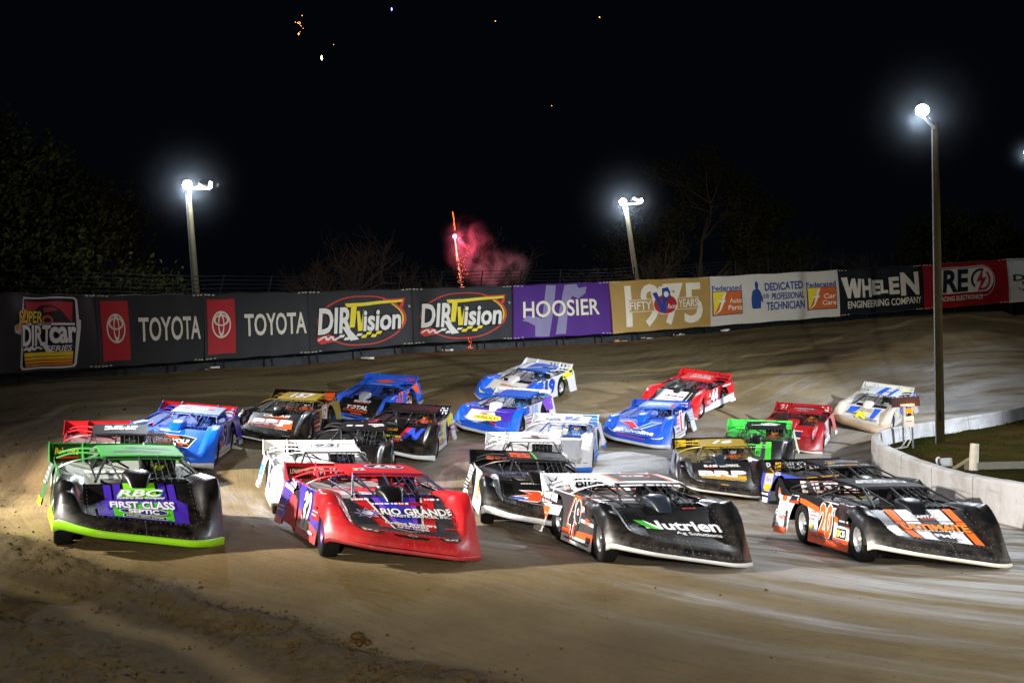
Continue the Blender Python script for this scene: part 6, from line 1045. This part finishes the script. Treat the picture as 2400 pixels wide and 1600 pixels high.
# 22 black 26
car('k26', dict(short='black car number 26', deck='#16171a', skirt=ZW, sail='#101013', helmet='#26282c', hcol='dark', sideR='#2a3c94',
    S=BIL('#c4c8ce', None, .06, 1.0) + [('T', 'R', -.84, .5, .14, .55, '#d0d0d0', {'b': 0.027, 'sh': .2})] + [('P', [(-.72 + k * .06, .15), (-.68 + k * .06, .15), (-.60 + k * .05, .8), (-.64 + k * .05, .8)], '#c8921c') for k in range(3)],
    T=[('P', [(-.35, .62), (.3, .80), (.6, .62), (.5, .40), (-.2, .40)], '#8a8c92'), ('S', .1, .58, .6, .25, '#1a1a1e', 2, 3), ('T', '26', -.35, .35, .2, .18, '#d0981c', {'b': 0.032}), ('T', 'LONGHORN', -.34, .08, .46, .10, '#c8cace', {'b': 0.021, 'sh': .1}), ('R', .08, .08, .34, .08, '#c8921c'), ('T', '.COM', .42, .08, .24, .10, '#c8cace', {'b': 0.021})],
    D=[('P', [(-.5, .70), (.9, .74), (.9, .60), (-.6, .60)], '#c08a1c'), ('P', [(-.2, .72), (.5, .73), (.4, .62), (-.1, .62)], '#2a3a9c'), ('S', .1, .64, 1.2, .06, '#c8c8cc', 1, 4)],
    R=[('P', [(-2.3, .92), (-2.1, .97), (-1.85, .88), (-1.9, .50), (-2.1, .40), (-2.3, .46)], '#d0941c'), ('P', [(-2.24, .80), (-1.92, .82), (-1.92, .58), (-2.24, .56)], '#d4d6dc'), ('T', 'NAPA', -2.08, .69, .28, .18, '#2a3c94', {'b': 0.032}), ('T', 'AUTO', -1.62, .86, .30, .08, '#d4d6dc', {'b': 0.021}), ('P', [(-2.64, .44), (-1.95, .44), (-1.95, .40), (-2.64, .40)], '#d0941c'), ('R', -2.3, .32, .68, .14, '#1a1a20'), ('S', -2.3, .33, .62, .10, '#d4d6dc', 1, 3), ('T', '26', -.3, .55, .6, .5, '#d0941c', {'b': 0.032})], H=[('S', 0, .4, .8, .3, '#c8921c', 2, 3)]),
    "black car number 26 with a blue and gold rear panel, beside the white wall")
# 23 black and orange 20RT
car('o20', dict(short='black and orange car number 20', lip='#cfc6b4', sideR='#bfc0c8', skirt='#e0521c', deck='#101114', nose='#141416', sail='#101012', rim='#a8aaac', helmet='#4a4c50', hcol='grey', scoop='#0d0f14',
    H=[('P', [(-.36, 1.0), (.40, 1.0), (.40, .0), (-.36, .0)], '#cfd0d4'), ('P', [(-.10, 1.0), (.14, 1.0), (.14, .0), (-.10, .0)], '#4a464e'), ('P', [(-.54, 1.0), (-.40, 1.0), (-.40, .0), (-.54, .0)], '#e0601a'), ('P', [(.44, 1.0), (.58, 1.0), (.58, .0), (.44, .0)], '#e0601a'), ('R', -.115, .5, .03, 1, '#15151a'), ('R', .155, .5, .03, 1, '#15151a'), ('R', 0, .60, 1.3, .02, '#15151a'),
       ('T', 'CAPITAL', .02, .74, .42, .08, '#dcdcde', {'b': 0.032, 'sh': .2, 'ol': '#17171a', 'ow': 0.050}), ('T', 'WASTE', .04, .68, .24, .05, '#d04a1c', {'b': 0.027}), ('T', 'ULTIMATE', .02, .40, 1.06, .17, '#e0781a', {'b': 0.042, 'ol': '#1b1b1f', 'ow': 0.065, 'sh': .1}), ('T', 'Towing & Recovery', -.05, .27, .80, .07, '#d4d4d6', {'sh': .3, 'b': 0.015, 'ol': '#17171a', 'ow': 0.030})][:10] + [('S', 0, .27, .8, .06, '#c8c8cc', 1, 4), ('T', 'FMR', .06, .13, .36, .10, '#d8d8da', {'b': 0.037, 'ol': '#17171a', 'ow': 0.045})],
    N=[('P', [(-.95, .34), (-.86, .36), (-.74, .02), (-.78, -.04), (-.90, .06)], '#d8a020')][:0],
    S=[('T', 'BILSTEIN', .05, .5, 1.25, .66, '#dcdcde', {'b': 0.042, 'ol': '#d8481c', 'ow': 0.020})], D=[('T', 'BILSTEIN', .1, .82, 1.15, -.07, '#8d8f94', {'b': 0.037}), ('R', .3, .875, .5, .02, '#b0a03a')],  # flipped BILSTEIN on the deck: painted reflection of the spoiler lettering
    T=[('P', [(-.55, .35), (-.1, .30), (.5, .36), (.6, .62), (.1, .74), (-.4, .64)], '#c8cacf'), ('S', 0, .55, .8, .2, '#26262a', 1, 4), ('S', 0, .38, .8, .12, '#3a3a40', 1, 6)],
    R=[('P', [(-2.64, 1.0), (.8, .8), (.8, .60), (-.3, .66), (-1.4, .82), (-2.64, .93)], '#17181b'), ('P', [(-2.64, .96), (-1.4, .84), (.8, .56), (.8, .47), (-1.4, .74), (-2.64, .89)], '#e0521c'), ('P', [(-2.64, .60), (-2.0, .56), (-1.95, .2), (-2.64, .2)], '#3a3b42')] + [('R', -.20, .52, .70, .60, '#17181b')] + num('20', -.22, .52, .56, .52, '#e8521c', '#e4e4e6', .05) + [('T', 'RT', .12, .70, .18, .14, '#d8d8da', {'b': 0.021, 'sh': .2, 'ol': '#17181b', 'ow': 0.030}), ('R', .55, .62, .46, .24, '#1a1b1f'), ('T', 'BOKER', .56, .68, .40, .10, '#e0521c', {'b': 0.032}), ('S', .56, .58, .36, .06, '#b8babc', 1, 3), ('R', .50, .38, .36, .16, '#1c1c20'), ('T', 'CIS', .56, .38, .20, .10, '#d4d4d6', {'b': 0.027}), ('E', .40, .38, .12, .12, '#d0d020'), ('E', -2.25, .80, .20, .14, '#e0521c'), ('R', -1.75, .80, .5, .16, '#1b1b1f'), ('T', 'ELITE', -1.75, .83, .44, .08, '#d8d8da', {'b': 0.027, 'sh': .2}), ('T', 'READY MIX', -1.72, .75, .40, .05, '#d8481c', {'b': 0.027, 'sh': .2}), ('T', 'CAPITAL', -2.28, .52, .48, .09, '#dcdcde', {'b': 0.032, 'sh': .2, 'ol': '#17171a', 'ow': 0.040}), ('T', 'WASTE', -2.18, .43, .3, .06, '#d8481c', {'b': 0.027, 'sh': .2}), ('S', -2.3, .33, .5, .06, '#c8c8b0', 1, 5), ('S', -.80, .58, .22, .2, '#a05a5a', 3, 5), ('E', -.80, .38, .14, .1, '#d8a82a'), ('S', -.1, .24, 1.3, .06, '#4a4c54', 1, 9), ('S', .5, .24, .4, .1, '#8a3a44', 2, 2)]),
    "black car number 20 at the right, orange and white stripes on its hood")
